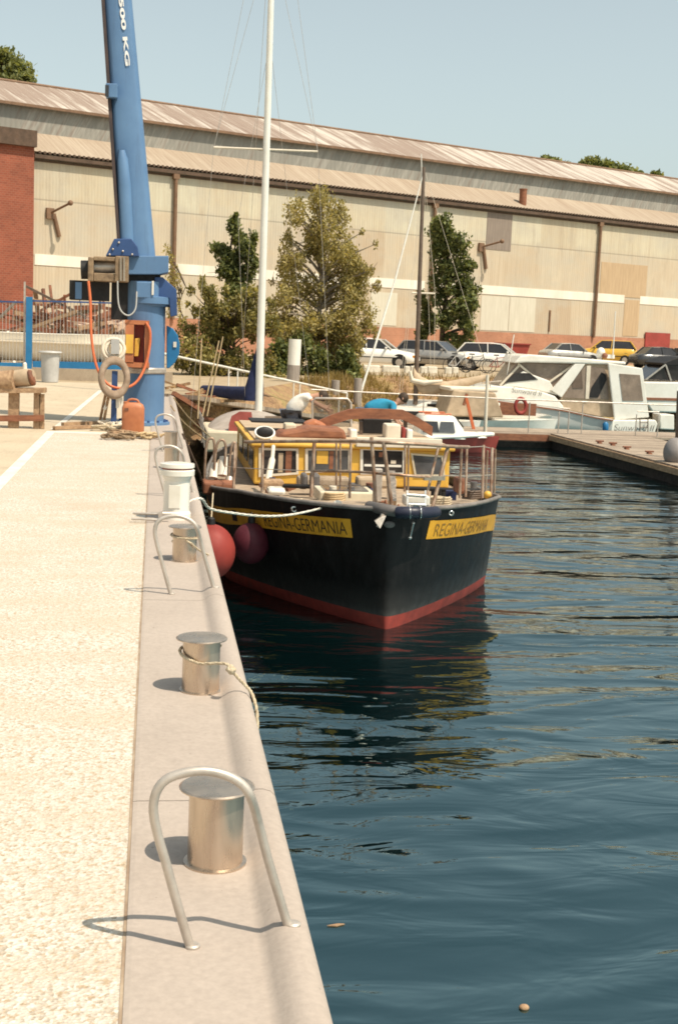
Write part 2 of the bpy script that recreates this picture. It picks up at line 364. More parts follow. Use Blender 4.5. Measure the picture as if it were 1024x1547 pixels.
M['roof_rust'] = streak_mat('rusty_roof_sheets', (.26, .198, .16), (.52, .47, .41), (.17, .11, .085))
M['roof_glaze'] = streak_mat('grey_roof_glazing', (.25, .238, .208), (.34, .32, .28), (.20, .15, .12), -.5)
M['roof_low'] = streak_mat('tan_roof_sheets', (.32, .25, .185), (.42, .35, .27), (.23, .16, .115), 0.0, .5)
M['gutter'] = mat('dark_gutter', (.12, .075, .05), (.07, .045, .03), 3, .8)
M['pipe'] = mat('brown_downpipe', (.22, .13, .075), (.15, .085, .05), 3, .7)
M['whiteband'] = mat('white_plastic_strip', (.80, .75, .66), (.66, .6, .5), .8, .6, stretch=(1, 1, .3))
M['greypatch'] = mat('grey_replacement_sheet', (.27, .22, .18), (.2, .16, .13), 3, .8, stretch=(3, 1, .3))
M['ltpatch'] = mat('pale_replacement_sheet', (.60, .56, .46), (.52, .48, .38), 2, .8, stretch=(3, 1, .3))
M['tanpatch'] = mat('orange_tan_sheet', (.50, .365, .225), (.41, .29, .175), 2, .8, stretch=(3, 1, .3))
def brick_mat(name, a, b, mo):
    t = NT(name); mp = t.n('ShaderNodeMapping', {'Vector': t.n('ShaderNodeTexCoord').outputs['Object'], 'Rotation': (math.radians(90), 0, 0)}).outputs[0]
    br = t.n('ShaderNodeTexBrick', {'Vector': mp, 'Color1': (*a, 1), 'Color2': (*b, 1), 'Mortar': (*mo, 1), 'Scale': 2.0, 'Mortar Size': .02})
    t.set(color=t.mix(.4, br.outputs[0], t.ramp(t.noise(.7, detail=6), [(.3, .55), (.7, 1.35)]), 'MULTIPLY'), rough=.9); return t.m
M['brick'] = brick_mat('red_brick', (.27, .075, .04), (.21, .055, .03), (.26, .12, .075))
M['plinth'] = brick_mat('orange_brick_plinth', (.42, .195, .115), (.37, .165, .095), (.40, .22, .14))

# ---------------------------------------------------------------- light
sun_dir = Vector((.40, -.385, .97)).normalized()
el = math.asin(sun_dir.z); az = math.atan2(sun_dir.x, sun_dir.y)
sl = bpy.data.lights.new('sun', 'SUN'); sl.energy = 4.3; sl.angle = math.radians(.55); sl.color = (1.0, .885, .72)
so = bpy.data.objects.new('sun', sl); COL.objects.link(so); so.rotation_euler = sun_dir.to_track_quat('Z', 'Y').to_euler(); so.location = (20, -5, 30)
w = bpy.data.worlds.new('World'); sc.world = w; w.use_nodes = True; wt = w.node_tree
sky = wt.nodes.new('ShaderNodeTexSky'); sky.sky_type = 'NISHITA'; sky.sun_disc = False
sky.sun_elevation = el; sky.sun_rotation = az; sky.air_density = 1.0; sky.dust_density = 2.2; sky.ozone_density = 1.0
hs = wt.nodes.new('ShaderNodeHueSaturation'); hs.inputs['Saturation'].default_value = .44
tn = wt.nodes.new('ShaderNodeMix'); tn.data_type = 'RGBA'; tn.blend_type = 'MULTIPLY'; tn.inputs[0].default_value = 1.0; tn.inputs[7].default_value = (.97, 1.04, .96, 1)
wt.links.new(sky.outputs[0], hs.inputs['Color']); wt.links.new(hs.outputs[0], tn.inputs[6])
bg = wt.nodes['Background']; wt.links.new(tn.outputs[2], bg.inputs[0]); bg.inputs[1].default_value = .126
sc.view_settings.view_transform = 'Standard'; sc.view_settings.look = 'None'; sc.view_settings.exposure = 0.38; sc.view_settings.gamma = 1.0
sc.cycles.use_denoising = True; sc.cycles.filter_width = 1.8; sc.cycles.max_bounces = 8; sc.cycles.sample_clamp_indirect = 4

# ================================================================ THE SETTING
w_ = MB(); w_.quad((-8, -30, WZ), (420, -30, WZ), (420, 330, WZ), (-8, 330, WZ)); w_.build('water', M['water'], kind='structure')
EX = .455
shore = [(EX, 31.0), (2.2, 35), (4.6, 43), (8.2, 52.5), (30, 62), (60, 75), (300, 190)]
foot = [(EX, 31.0), (4.2, 34), (7.2, 41.5), (11, 49.5), (33, 58), (63, 71), (303, 186)]
ln_ = MB(); LZ = -.008
poly = [(-400, -30, LZ), (-.04, -30, LZ), (-.04, 31, LZ)]+[(x, y, LZ) for x, y in shore]+[(300, 900, LZ), (-400, 900, LZ)]
ln_.add(poly, [tuple(range(len(poly)))]); ln_.build('ground', M['land'], kind='structure')
bk = MB(); N = 14
dense_t = []; dense_b = []
for i in range(len(shore)-1):
    for k in range(10):
        t = k/10; dense_t.append(np.array(shore[i])*(1-t)+np.array(shore[i+1])*t); dense_b.append(np.array(foot[i])*(1-t)+np.array(foot[i+1])*t)
rings = []
for i, (a, b) in enumerate(zip(dense_t, dense_b)):
    r = []
    for j in range(N+1):
        t = j/N; p = a*(1-t)+b*t; q = math.sin(math.pi*t)
        r.append((p[0]+rnd.uniform(-.12, .12)*q, p[1]+rnd.uniform(-.12, .12)*q, LZ-2.3*t**1.25+rnd.uniform(-.1, .14)*q))
    rings.append(r)
bk.loft(rings, False, False); bk.build('bank', M['bank'], kind='structure')
# quay: pale concrete apron, aggregate slab, capping with raised rounded lip, wall face
q = MB(); q.quad((-45, -20, -.004), (-.04, -20, -.004), (-.04, 37.0, -.004), (-45, 37.0, -.004)); q.build('quay_apron', M['concrete'], kind='structure')
q = MB(); q.quad((-1.47, -5, .001), (-.045, -5, .001), (-.045, 19.9, .001), (-1.47, 20.3, .001)); q.build('quay_paving', M['gravel'], kind='structure')
q = MB(); q.quad((-1.59, -5, .003), (-1.46, -5, .003), (-1.46, 20.3, .003), (-1.59, 20.3, .003))
q.quad((-1.46, 20.02, .003), (-.30, 19.98, .003), (-.30, 20.32, .003), (-1.46, 20.36, .003))
q.quad((-1.56, 20.6, .003), (-1.46, 20.6, .003), (-1.25, 33, .003), (-1.36, 33, .003)); q.build('painted_line', M['white'], kind='structure')
prof = [(-.045, -.3), (-.045, .006), (-.03, .008), (.305, .008), (.318, .010), (.333, .020), (.352, .036), (.378, .047), (.405, .048), (.432, .040), (.449, .024), (EX, .002), (EX, -.30)]
q = MB(); js = [-5.0]
for jy in (1.2, 4.47, 7.9, 11.3, 14.7, 18.1, 21.5, 24.9, 31.0): js.append(jy)
for a, b in zip(js[:-1], js[1:]):
    q.loft([[(x, a+.004, z) for x, z in prof], [(x, b-.004, z) for x, z in prof]], True, True, False)
o = q.build('quay_capping', M['cap'], kind='structure')
for p in o.data.polygons: p.use_smooth = abs(p.normal.y) < .5 and p.area < .35 and p.center.x > .29
q = MB(); q.box((.20, 13, -1.7), (.48, 36, 2.8)); q.build('quay_wall', M['quaywall'], kind='structure')
q = MB(); q.tube([(EX+.06, 0, -.62), (EX+.06, 31, -.62)], .05, 8)
# dark expansion joint along the slab edge and two hairline joints in the slab
q = MB(); q.box((-.050, 7.4, .0012), (.009, 25, .004))

q.build('paving_joint', mat('rusty_joint', (.40, .31, .22), (.24, .165, .11), 5, .9), kind='structure')

# ================================================================ QUAY FURNITURE
hp = [(291, 1441), (276, 1392), (262, 1343), (250, 1300), (239, 1262), (232, 1225), (236, 1197), (250, 1178), (275, 1168), (308, 1164), (340, 1170), (365, 1184), (379, 1204), (390, 1240), (405, 1298), (422, 1355), (436, 1402), (442, 1422)]
hoop_pts = smooth_path([P(u, v, 3.36+(.04 if i > 12 else 0)) for i, (u, v) in enumerate(hp)], 3)
lab_h = ['steel safety hoop nearest the camera, in front of the nearest bollard', 'steel safety hoop standing between the white service post and the rope-tied bollard with two turns',
         'thin steel safety hoop just beyond the white service post', 'faint steel safety hoop farthest along the quay, near the orange canister']
h0 = thing('safety_hoop', lab_h[0], 'safety hoop', (.265, 3.36, .008), 0, 'steel ladder hoops along the quay edge')
MB().tube(hoop_pts, .0128, 12).build('hoop_tube', M['galv'], h0)
for p in (hoop_pts[0], hoop_pts[-1]):
    zz = .008 if p[0] < .3 else .044
    MB().lathe([(.021, zz), (.021, zz+.006), (.016, zz+.010)], (p[0], p[1], 0), 14).build('foot_weld', M['galv'], h0)
for i, y in enumerate((8.08, 12.85, 17.45)):
    c = copy_tree(h0); c.location = (.265, y, .008); c['label'] = lab_h[i+1]
lab_b = ['plain steel bollard nearest the camera, behind the first hoop', 'steel bollard with a knotted rope end hanging over the quay lip', 'steel bollard with rope turns seen through the second hoop',
         'plain steel bollard just behind the white service post', 'farthest steel bollard, close to the foot of the blue crane']
b0 = thing('mooring_bollard', lab_b[0], 'bollard', (.215, 3.93, .008), 0, 'steel mooring bollards along the quay')
MB().lathe([(.098, 0), (.098, .005), (.0855, .007), (.0845, .23), (.0845, .236)], n=40).build('post', M['steel'], b0, local=True)
MB().lathe([(.100, .237), (.1155, .239), (.1165, .243), (.110, .247), (.02, .249)], n=40).build('cap_plate', M['steel'], b0, local=True)
for i, (x, y) in enumerate(((.235, 5.9), (.232, 9.28), (.212, 15.4), (.226, 17.7))):
    c = copy_tree(b0); c.location = (x, y, .008); c.rotation_euler.z = .7*i; c['label'] = lab_b[i+1]
# white service post
wp = thing('service_post', 'white service post with a flared lid band, between two hoops on the quay edge', 'service post', (.205, 11.35, .008))
MB().lathe([(.125, 0), (.125, .05), (.113, .07), (.113, .33), (.125, .355), (.128, .37)], n=32).build('post_body', M['gel'], wp, local=True)
MB().lathe([(.128, .37), (.148, .378), (.150, .42), (.140, .428)], n=32).build('lower_lid', M['gel'], wp, local=True)
MB().lathe([(.128, .428), (.128, .440)], n=32).build('lid_seal', M['redcloth'], wp, local=True)
MB().lathe([(.140, .440), (.149, .446), (.147, .475), (.10, .482)], n=32).build('upper_lid', M['gel'], wp, local=True)
MB().box((-.02, -.112, .2), (.10, .012, .2)).build('front_panel', M['white'], wp, local=True, bevel=.004)
bh = MB(); bh.box((.07, 11.12, .05), (.035, .05, .085)); bh.tube([(.08, 11.12, .075), (-.16, 11.14, .075)], .010); bh.tube([(.08, 11.06, .035), (-.17, 11.08, .035)], .010); bh.tube([(.08, 11.12, .078), (.16, 11.13, .078)], .02)  # shadow lines on the ground beside the post, built as thin rods
bh.build('shadow_rods', M['galv'], label='small added bracket with two prongs at the foot of the white post', cat='rods')
# ropes
def rope(pts, r, label, name='mooring_rope', m='rope', k=6, group=None, cat='rope'):
    mb = MB(); ps = smooth_path(pts, k)
    for s_ in range(3):
        q_ = []
        for i, p in enumerate(ps):
            a = i*1.15+s_*2.094; q_.append((p[0]+r*.55*math.cos(a), p[1]+r*.3*math.cos(a+1), p[2]+r*.55*math.sin(a)))
        mb.tube(q_, r*.62, 6)
    return mb.build(name, M[m], label=label, cat=cat, group=group)
def ring(cx, cy, z0, r, a0, a1, n, z1=None):
    z1 = z0 if z1 is None else z1
    return [(cx+r*math.cos(a0+(a1-a0)*i/n), cy+r*math.sin(a0+(a1-a0)*i/n), z0+(z1-z0)*i/n) for i in range(n+1)]
cx, cy = .235, 5.9
rp = ring(cx, cy, .205, .096, .4, math.pi, 6, .195)+ring(cx, cy, .19, .097, math.pi, 1.5*math.pi, 4, .155)
rp += [P(340, 1002, 5.75), P(350, 1012, 5.72), P(362, 1026, 5.72), P(372, 1036, 5.72), (.455, 5.70, .045), (.475, 5.66, -.02), (.478, 5.62, -.12)]
rope(rp, .0072, 'pale rope knotted round a bollard, its end hanging over the quay lip', k=5)
kn = MB(); kc = P(349, 1011, 5.71)
for a in range(3):
    kn.torus(kc, .016, .0085, Matrix.Rotation(a*1.1, 3, 'X') @ Matrix.Rotation(a*.9, 3, 'Y'), 14, 8)
kn.build('rope_knot', M['rope'], label='lumpy knot in the pale rope beside the second bollard', cat='knot')
cx, cy = .232, 9.28
rope(ring(cx, cy, .205, .097, .3, 2*math.pi+.3, 14, .17)+ring(cx, cy, .17, .097, .3, 1.6*math.pi, 8, .10)[:5]+[(cx+.02, cy-.1, .16), (cx+.09, cy-.06, .10), (.40, 9.22, .06)], .007, 'pale rope turned round the bollard behind the second hoop', k=3)

# ================================================================ CRANE  (at Y about 22)
CY = 22.3
cr = thing('harbour_crane', 'blue harbour slewing crane with a raised jib marked 7500 KG on the quay', 'crane', P(217, 642, CY))
base = P(217, 640, CY); cxr = base[0]; r0 = .335
zf = lambda v, u=217: P(u, v, CY)[2]
col = MB(); col.lathe([(r0+.10, .0), (r0+.10, .05), (r0+.02, .055), (r0, .07), (r0, zf(560)), (r0-.01, zf(558)), (r0-.01, zf(425))], (cxr, CY, 0), 40); col.build('column', M['blue'], cr)
MB().lathe([(r0+.012, zf(563)), (r0+.022, zf(561)), (r0+.022, zf(556)), (r0+.012, zf(554))], (cxr, CY, 0), 40).build('column_band', M['galv'], cr)
bl = MB()
for k in range(14):
    a = 2*math.pi*k/14; bl.lathe([(.022, .05), (.022, .085)], (cxr+.385*math.cos(a), CY+.385*math.sin(a), 0), 8)
bl.build('anchor_bolts', M['blue_dk'], cr)
MB().lathe([(r0-.02, zf(462)), (r0-.01, zf(459)), (r0+.045, zf(458)), (r0+.045, zf(448)), (r0-.02, zf(447))], (cxr+.07, CY, 0), 36).build('slew_flange', M['blue'], cr)
def pbox(mb, u0, v0, u1, v1, y, d):
    a, b = P(u0, v1, y), P(u1, v0, y); mb.box(((a[0]+b[0])/2, y+d/2, (a[2]+b[2])/2), (b[0]-a[0], d, b[2]-a[2])); return mb
def ppoly(mb, pts, y, d): mb.prism([P(u, v, y) for u, v in pts], (0, d, 0)); return mb
pbox(MB(), 168, 418, 214, 482, 22.15, .75).build('slew_motor_housing', M['black'], cr, bevel=.01)
pbox(MB(), 206, 426, 233, 449, 21.92, .8).build('turret_box', M['blue'], cr, bevel=.012)
pbox(MB(), 229.5, 424, 233, 445, 21.90, .02).build('gauge_strip', M['white'], cr)
ppoly(MB(), [(234, 418), (246, 418), (267, 437), (268, 476), (258, 478), (256, 450), (234, 448)], 22.05, .55).build('turret_cheek', M['blue_dk'], cr, bevel=.01)
ppoly(MB(), [(192, 386), (241, 386), (255, 386), (255, 411), (241, 414), (192, 414)], 21.95, .72).build('jib_foot_beam', M['blue'], cr, bevel=.012)
pbox(MB(), 193, 415, 243, 425, 22.1, .5).build('beam_underside', M['black'], cr)
ppoly(MB(), [(160, 386), (173, 360), (199, 360), (208, 372), (211, 387)], 21.86, .5).build('gear_cheek', M['blue_dk'], cr, bevel=.012)
bo = MB()
for u, v in ((171, 376), (186, 379), (166, 384), (200, 384), (180, 366)):
    c = P(u, v, 21.85); bo.ball(c, .018, n=10, m=6)
bo.build('cheek_bolts', M['galv'], cr)
wn = MB(); pbox(wn, 133, 388, 142, 424, 21.75, .5); pbox(wn, 142, 388, 176, 393, 21.75, .5); pbox(wn, 142, 413, 176, 424, 21.75, .5); pbox(wn, 174, 387, 195, 425, 21.72, .5)
wn.build('winch_frame', M['winch'], cr, bevel=.012)
a, b = P(142, 403, 21.97), P(175, 403, 21.97); MB().tube([a, b], .10, 20).build('winch_drum', M['galv'], cr)
rb = MB()
for u in (183, 188): 
    a, b = P(u, 388, 21.71), P(u, 424, 21.71); rb.bar(a, b, .03, .03)
rb.build('winch_rib', M['steel'], cr)
a, b = P(123, 407, 22.0), P(134, 407, 22.0); MB().tube([a, b], .15, 18).build('winch_motor', M['black'], cr)
pbox(MB(), 105, 425, 165, 452, 22.05, .4).build('counter_arm', M['black'], cr, bevel=.01)
pbox(MB(), 114, 426, 124, 451, 22.03, .03).build('arm_stripe', M['blue'], cr)
lp = MB(); lp.tube(smooth_path([P(178, 424, 21.7), P(179, 455, 21.68), P(184, 470, 21.66), P(195, 476, 21.66), P(205, 466, 21.68), P(207, 440, 21.75)]), .012, 8); lp.build('control_cable', M['grey'], cr)
# jib: rounded tapered box rising and leaning
def jib_ring(v, uL, uR, y, dep, top=False):
    a, b = P(uL, v, y), P(uR, v, y); w2 = (b[0]-a[0])/2; c = (a+b)/2; n = 20; r = []
    for k in range(n):
        t = 2*math.pi*k/n; sx = math.copysign(abs(math.cos(t))**.42, math.cos(t)); sy = math.copysign(abs(math.sin(t))**.42, math.sin(t))
        r.append((c[0]+w2*sx, c[1]+dep/2+dep/2*sy, c[2]))
    return r
j = MB(); j.loft([jib_ring(392, 181, 236, 22.0, .62), jib_ring(240, 172, 222, 22.05, .58), jib_ring(120, 164, 211, 22.1, .55), jib_ring(0, 156, 200, 22.15, .5), jib_ring(-160, 147, 186, 22.2, .45)]); j.build('jib', M['blue'], cr)
j = MB(); rr = []
for v, uL, uR, d in ((390, 181, 204, .10), (340, 180, 202, .10), (280, 178, 199, .10), (240, 177, 194, .09), (226, 179, 189, .05)):
    rr.append([P(uL+(uR-uL)*(.5-.5*math.cos(math.pi*k/8)), v, 22.02-d*math.sin(math.pi*k/8)) for k in range(9)])
j.loft(rr, True, True); j.build('ram_cover', M['blue'], cr)
e = MB(); e.bar(P(181.5, 390, 22.06), P(153.5, -40, 22.2), .05, .3, (0, 1, 0)); e.build('jib_shade_strip', mat('jib_edge_shade', (.07, .045, .04), (.04, .03, .03), 4, .7), cr)  # added dark strip that paints the shaded left side of the jib
lb = MB(); pbox(lb, 160, 126, 178, 146, 21.9, .2); lb.build('work_lamp', M['blue'], cr, bevel=.01)
pbox(MB(), 159, 128, 165, 145, 21.88, .03).build('lamp_glass', M['glass_dark'], cr)
v2, f2 = text2d('7500 KG', .17, .006)
top = np.array(P(181, -22, 22.150)); bot = np.array(P(193.5, 99, 22.100)); ax = bot-top; Lx = max(p[0] for p in v2); perp = np.cross(np.array([0, 1., 0]), ax/np.linalg.norm(ax))
perp = perp*np.sign(perp[0])
Hh = .12
tm = MB(); tm.add([tuple(top+ax*(p[0]/Lx)+perp*(p[1]/.12*.068-.032)+np.array([0, -.006, 0])) for p in v2], f2); tm.build('load_marking', M['text_white'], cr)
# orange locker, yellow handset
lk = thing('control_locker', 'open orange control locker strapped to the crane column', 'locker', P(208, 555, 21.8))
l = MB(); pbox(l, 189, 484, 226, 489, 21.72, .3); pbox(l, 189, 548, 226, 554, 21.72, .3); pbox(l, 189, 489, 203, 548, 21.72, .3); pbox(l, 218, 489, 226, 548, 21.72, .3); l.build('shell', M['orange'], lk)
pbox(MB(), 203, 489, 218, 548, 21.93, .05).build('back_panel', M['redcloth'], lk)
pbox(MB(), 190, 505, 202, 533, 21.705, .012).build('notice', M['yellow'], lk)
hd = MB(); ppoly(hd, [(204, 511), (212, 510), (209, 538), (203, 538)], 21.8, .08); hd.build('pendant_control', M['yellow'], label='yellow pendant control hanging inside the open orange locker', cat='control box', bevel=.01)
hs_ = smooth_path([P(134, 424, 21.7), P(137, 455, 21.66), P(138, 500, 21.6), P(142, 535, 21.55), P(150, 562, 21.5), P(165, 581, 21.45), P(185, 586, 21.45), P(205, 578, 21.5), P(219, 555, 21.6), P(226, 525, 21.66), P(227, 500, 21.68), P(221, 487, 21.7)])
MB().tube(hs_, .022, 10).build('hose', M['hose'], label='orange hose hanging in a long loop from the winch of the blue crane', cat='hose')
rl = MB(); ppoly(rl, [(252, 491), (262, 496), (269, 506), (272, 520), (271, 535), (265, 547), (256, 556), (252, 556)], 22.35, .22)
d = rl.build('cable_reel', M['blue_sat'], label='round blue cable reel cover behind the crane column', cat='cable reel', bevel=.015)
pbox(MB(), 262, 516, 267, 524, 22.33, .012).build('sticker', M['white'], d)
# lifebuoy on its stand
lr = thing('lifebuoy_stand', 'blue post with white legs that holds the lifebuoy beside the crane', 'stand', P(172, 640, 21.4))
MB().bar(P(174, 560, 21.55), P(172, 640, 21.55), .09, .09).build('post', M['blue_dk'], lr)
for u0, v0, u1, v1 in ((166, 600, 158, 618), (183, 600, 186, 628), (178, 596, 178, 616)):
    MB().bar(P(u0, v0, 21.5), P(u1, v1, 21.5), .05, .05).build('leg', M['white'], lr)
pbox(MB(), 163, 640, 184, 644, 21.4, .25).build('foot_plate', M['blue_dk'], lr)
pbox(MB(), 168, 512, 181, 534, 21.6, .12).build('top_box', M['grey'], lr)
lf = MB(); c = P(173, 570, 21.42); lf.torus(c, .205, .052, Matrix.Rotation(math.radians(78), 3, 'X') @ Matrix.Rotation(.2, 3, 'Y'), 32, 12, 1.35)
M['dusty'] = mat('dusty_buoy_cover', (.36, .27, .20), (.22, .15, .10), 6, .9)
o = lf.build('lifebuoy', M['dusty'], label='dusty pale lifebuoy ring hanging on the post beside the crane', cat='lifebuoy')
cl = MB(); c = P(172, 527, 21.7); cl.torus(c, .17, .03, Matrix.Rotation(math.radians(80), 3, 'X'), 24, 8); cl.torus(c, .12, .03, Matrix.Rotation(math.radians(74), 3, 'X'), 24, 8)
cl.build('hose_coil', M['canvas_lt'], label='coiled pale hose hanging on the post above the lifebuoy', cat='hose coil')
st = [((161, 590), (150, 642)), ((165, 594), (156, 643)), ((152, 570), (146, 640))]
for i, (a, b) in enumerate(st[:2]):
    MB().bar(P(*a, 21.4), G(*b), .035, .035).build('wooden_prop', M['wood'], label='thin wooden prop leaning on the lifebuoy stand', cat='prop', group='props leaning by the lifebuoy')
# orange canister
jc = thing('canister', 'orange plastic canister standing at the foot of the blue crane', 'canister', G(201, 653))
jb = MB(); x0 = jc.location.x; y0 = jc.location.y
def rr_ring(cx, cy, z, wx, wy, n=20, e=.45):
    return [(cx+wx*math.copysign(abs(math.cos(2*math.pi*k/n))**e, math.cos(2*math.pi*k/n)), cy+wy*math.copysign(abs(math.sin(2*math.pi*k/n))**e, math.sin(2*math.pi*k/n)), z) for k in range(n)]
jb.loft([rr_ring(0, 0, 0, .155, .12), rr_ring(0, 0, .03, .17, .135), rr_ring(0, 0, .38, .17, .135), rr_ring(0, 0, .43, .15, .12), rr_ring(0, 0, .46, .10, .09)]); jb.build('tank', M['orange'], jc, local=True)
MB().tube(smooth_path([(-.1, 0, .43), (-.06, 0, .50), (.05, 0, .50), (.09, 0, .44)]), .018, 8).build('handle', M['orange'], jc, local=True)
MB().lathe([(.035, .45), (.035, .49), (.02, .495)], (-.115, -.03, -.02), 14).build('screw_cap', M['orange'], jc, local=True)
MB().box((-.10, -.137, .36), (.06, .006, .04)).build('label_recess', M['rusty'], jc, local=True)
# ropes heaped by the crane foot
for i in range(5):
    c = G(*[(165, 650), (190, 660), (176, 645), (222, 662), (178, 663)][i]); pts = []
    for k in range(26):
        a = k*.62+i; rr_ = .10+.09*math.sin(k*1.7+i); pts.append((c[0]+rr_*1.5*math.cos(a), c[1]+rr_*1.6*math.sin(a), .03+.012*k**.5*abs(math.sin(k*2.1+i))))
    rope(pts, .019, ['heap of tangled rope left of the orange canister', 'rope coil lying in front of the orange canister', 'pale rope tangle at the foot of the lifebuoy stand', 'flat rope coil between the canister and the quay edge', 'loose rope end strewn on the paving edge before the canister'][i], 'rope_heap', ['rope', 'wood', 'canvas_lt', 'straw', 'winch'][i], 3, cat='rope heap')
for i, (a, b) in enumerate((((95, 643), (165, 640)), ((82, 649), (168, 646)))):
    p, q_ = G(*a), G(*b); MB().bar((p[0], p[1], .03), (q_[0], q_[1], .03), .07, .05).build('loose_plank', M['wood'], label=['rear one of two planks lying on the apron left of the crane', 'front one of two planks lying on the apron left of the crane'][i], cat='plank')
# trestle with logs
tr = thing('trestle', 'rough wooden trestle with two legs showing, on the apron at the left edge', 'trestle', (-1.45, 20.9, 0))
TY = 20.75
t = MB(); t.bar(P(-60, 589, TY), P(70, 589, TY), .30, .07); t.build('top_board', M['wood'], tr)
for (a, b, wd) in (((22, 593), (21, 646), .16), ((57, 593), (56, 644), .10), ((64, 595), (64, 641), .07), ((-40, 593), (-42, 646), .12)):
    MB().bar(P(*a, TY), P(*b, TY)*np.array([1, 1, 0])+np.array([0, 0, .002]), wd, .10, (0, 1, 0)).build('leg', M['wood'], tr)
MB().bar(P(-44, 632, TY-.07), P(67, 631, TY-.07), .05, .09).build('stretcher', M['rust_wood'], tr)
lg = MB(); lg.tube([P(-50, 578, TY), P(-10, 577, TY), P(22, 574, TY-.05)], [.15, .16, .16], 18); lg.build('log', M['wood'], label='thick log lying along the trestle at the left edge', cat='log')
lg = MB(); lg.tube([P(8, 574, TY+.1), P(40, 570, TY), P(49, 570, TY-.04)], [.12, .14, .13], 18); lg.build('canvas_roll', M['canvas'], label='rolled tarpaulin bundle on the right end of the trestle', cat='bundle')
en = MB(); en.torus(P(48, 570, TY-.06), .09, .04, Matrix.Rotation(math.radians(70), 3, 'Y'), 18, 8); en.build('rope_loop', M['rusty'], label='rusty loop around the end of the tarpaulin bundle', cat='loop')
nl = MB(); nl.lathe([(.03, .0), (.035, .02), (.03, .13), (.018, .15)], P(38, 562, TY), 14); nl.build('bottle', M['white'], label='small white bottle standing on the tarpaulin bundle', cat='bottle')
# fence, kerb, white bin
FY = 38.3
kb = MB(); kb.box((-6.4, FY+.15, .16), (13.8, .5, .34)); kb.build('kerb', M['kerbc'], kind='structure')
def gate(u0, u1, label, vt=452, thick=True):
    g = thing('mesh_gate', label, 'gate', P((u0+u1)/2, 556, FY), 0, 'blue gates of the yard fence')
    f_ = MB(); f_.bar(P(u0, 550, FY), P(u1, 553, FY), .08, .19); f_.build('bottom_rail', M['blue_sat'], g)
    MB().bar(P(u0, vt, FY), P(u1, vt+4, FY), .05, .045).build('top_rail', M['blue_dk'], g)
    br = MB(); n = int(abs(u1-u0)/5.2)
    for k in range(1, n):
        u = u0+(u1-u0)*k/n; br.tube([P(u, vt+2, FY), P(u, 550, FY)], .0065, 6)
    br.build('bars', M['grey'], g); return g
gate(-90, 36, 'left leaf of the blue barred gate, cut by the photo edge'); gate(50, 196, 'right leaf of the blue barred gate behind the white bin', 454)
ps = thing('gate_post', 'thick bright blue gate post between the two gate leaves', 'gate post', G(43, 570))
MB().bar(P(45, 448, FY-.05), P(44, 560, FY-.05), .17, .17).build('post', M['blue_sat'], ps); MB().bar(P(38, 425, FY), P(37, 552, FY), .05, .05).build('latch_tube', M['galv'], ps)
bn = thing('waste_bin', 'pale grey round bin with a flared rim in front of the blue gate', 'bin', G(76, 577)); 
MB().lathe([(.21, 0), (.22, .02), (.25, .74), (.255, .78)], n=26).build('drum', M['grey'], bn, local=True)
MB().lathe([(.30, .78), (.315, .80), (.30, .83), (.1, .84)], n=26).build('rim_lid', M['grey'], bn, local=True)
# laid-up white boat and scrap behind the fence
def hull_mb(L, B, H, z0=0.0, flare=.25, fine=.55, transom=.8, sheer=.25, n=22, m=9, deckz=None):
    """bow at +x; returns (hull, deck) in local coordinates with the keel line at z0"""
    h = MB(); rings = []; dk = []
    for i in range(n+1):
        t = i/n; x = L*(t-.5); f_ = (1-max(0, (t-(1-fine))/fine)**2.1)*(transom+(1-transom)*min(1, t/.35)**.7); f_ = max(f_, .015)
        ztop = z0+H*(1+sheer*max(0, t-.4)**1.6*1.6); r = []
        for k in range(2*m+1):
            s = (k-m)/m; a = abs(s); yy = B/2*f_*math.copysign(min(1, (a**.55))*(1-flare*(1-a)*t), s); zz = z0+(ztop-z0)*a**1.25
            r.append((x+(.10*L*max(0, t-.75)*4*(a-.5)*.5), yy, zz))
        rings.append(r); dk.append((r[0], r[-1]))
    h.loft(rings, False, False); h.add(rings[0], [tuple(range(2*m+1))])
    d = MB(); vs = []; fs = []
    for a, b in dk: vs += [(a[0], a[1]*.985, a[2]-.03), (b[0], b[1]*.985, b[2]-.03)]
    for i in range(n): fs.append((2*i, 2*i+1, 2*i+3, 2*i+2))
    d.add(vs, fs); return h, d
def place(mb, fn):
    mb.v = [tuple(fn(p)) for p in mb.v]; return mb
wb = thing('laid_up_boat', 'long white boat hull laid up ashore behind the blue gate', 'boat', (-3.4, 46.5, 0), .05)
h, d = hull_mb(5.6, 1.9, .95, .25, sheer=.12); h.build('hull', M['gel'], wb, local=True); d.build('deck', M['cream'], wb, local=True)
for x in (-1.9, 0, 1.5): MB().box((x, 0, .2), (.15, 1.2, .4)).build('cradle_block', M['wood_dk'], wb, local=True)
MB().box((-.2, 0, .93), (5.0, 1.98, .05)).build('rubbing_strake', M['canvas_lt'], wb, local=True)
sp = 0
for i in range(46):
    u = rnd.uniform(48, 185) if i > 8 else rnd.uniform(-10, 45); v = rnd.uniform(452, 506); yy = rnd.uniform(52, 57)
    a = rnd.choice([rnd.uniform(-.25, .25), rnd.uniform(-.25, .25), rnd.uniform(-.9, .9), 1.45]); L = rnd.uniform(14, 38)
    p, q_ = P(u-L*math.cos(a), v-L*math.sin(a), yy), P(u+L*math.cos(a), v+L*math.sin(a), yy+rnd.uniform(-1, 1))
    MB().bar(p, q_, rnd.uniform(.06, .22), rnd.uniform(.06, .2)).build('scrap_beam', M[rnd.choice(['rusty', 'rusty', 'rust_wood', 'rust_wood', 'wood', 'winch'])], label='rusty scrap beam tangled in the heap behind the blue gate', cat='scrap', group='scrap beams heaped behind the gate')
hp_ = MB()
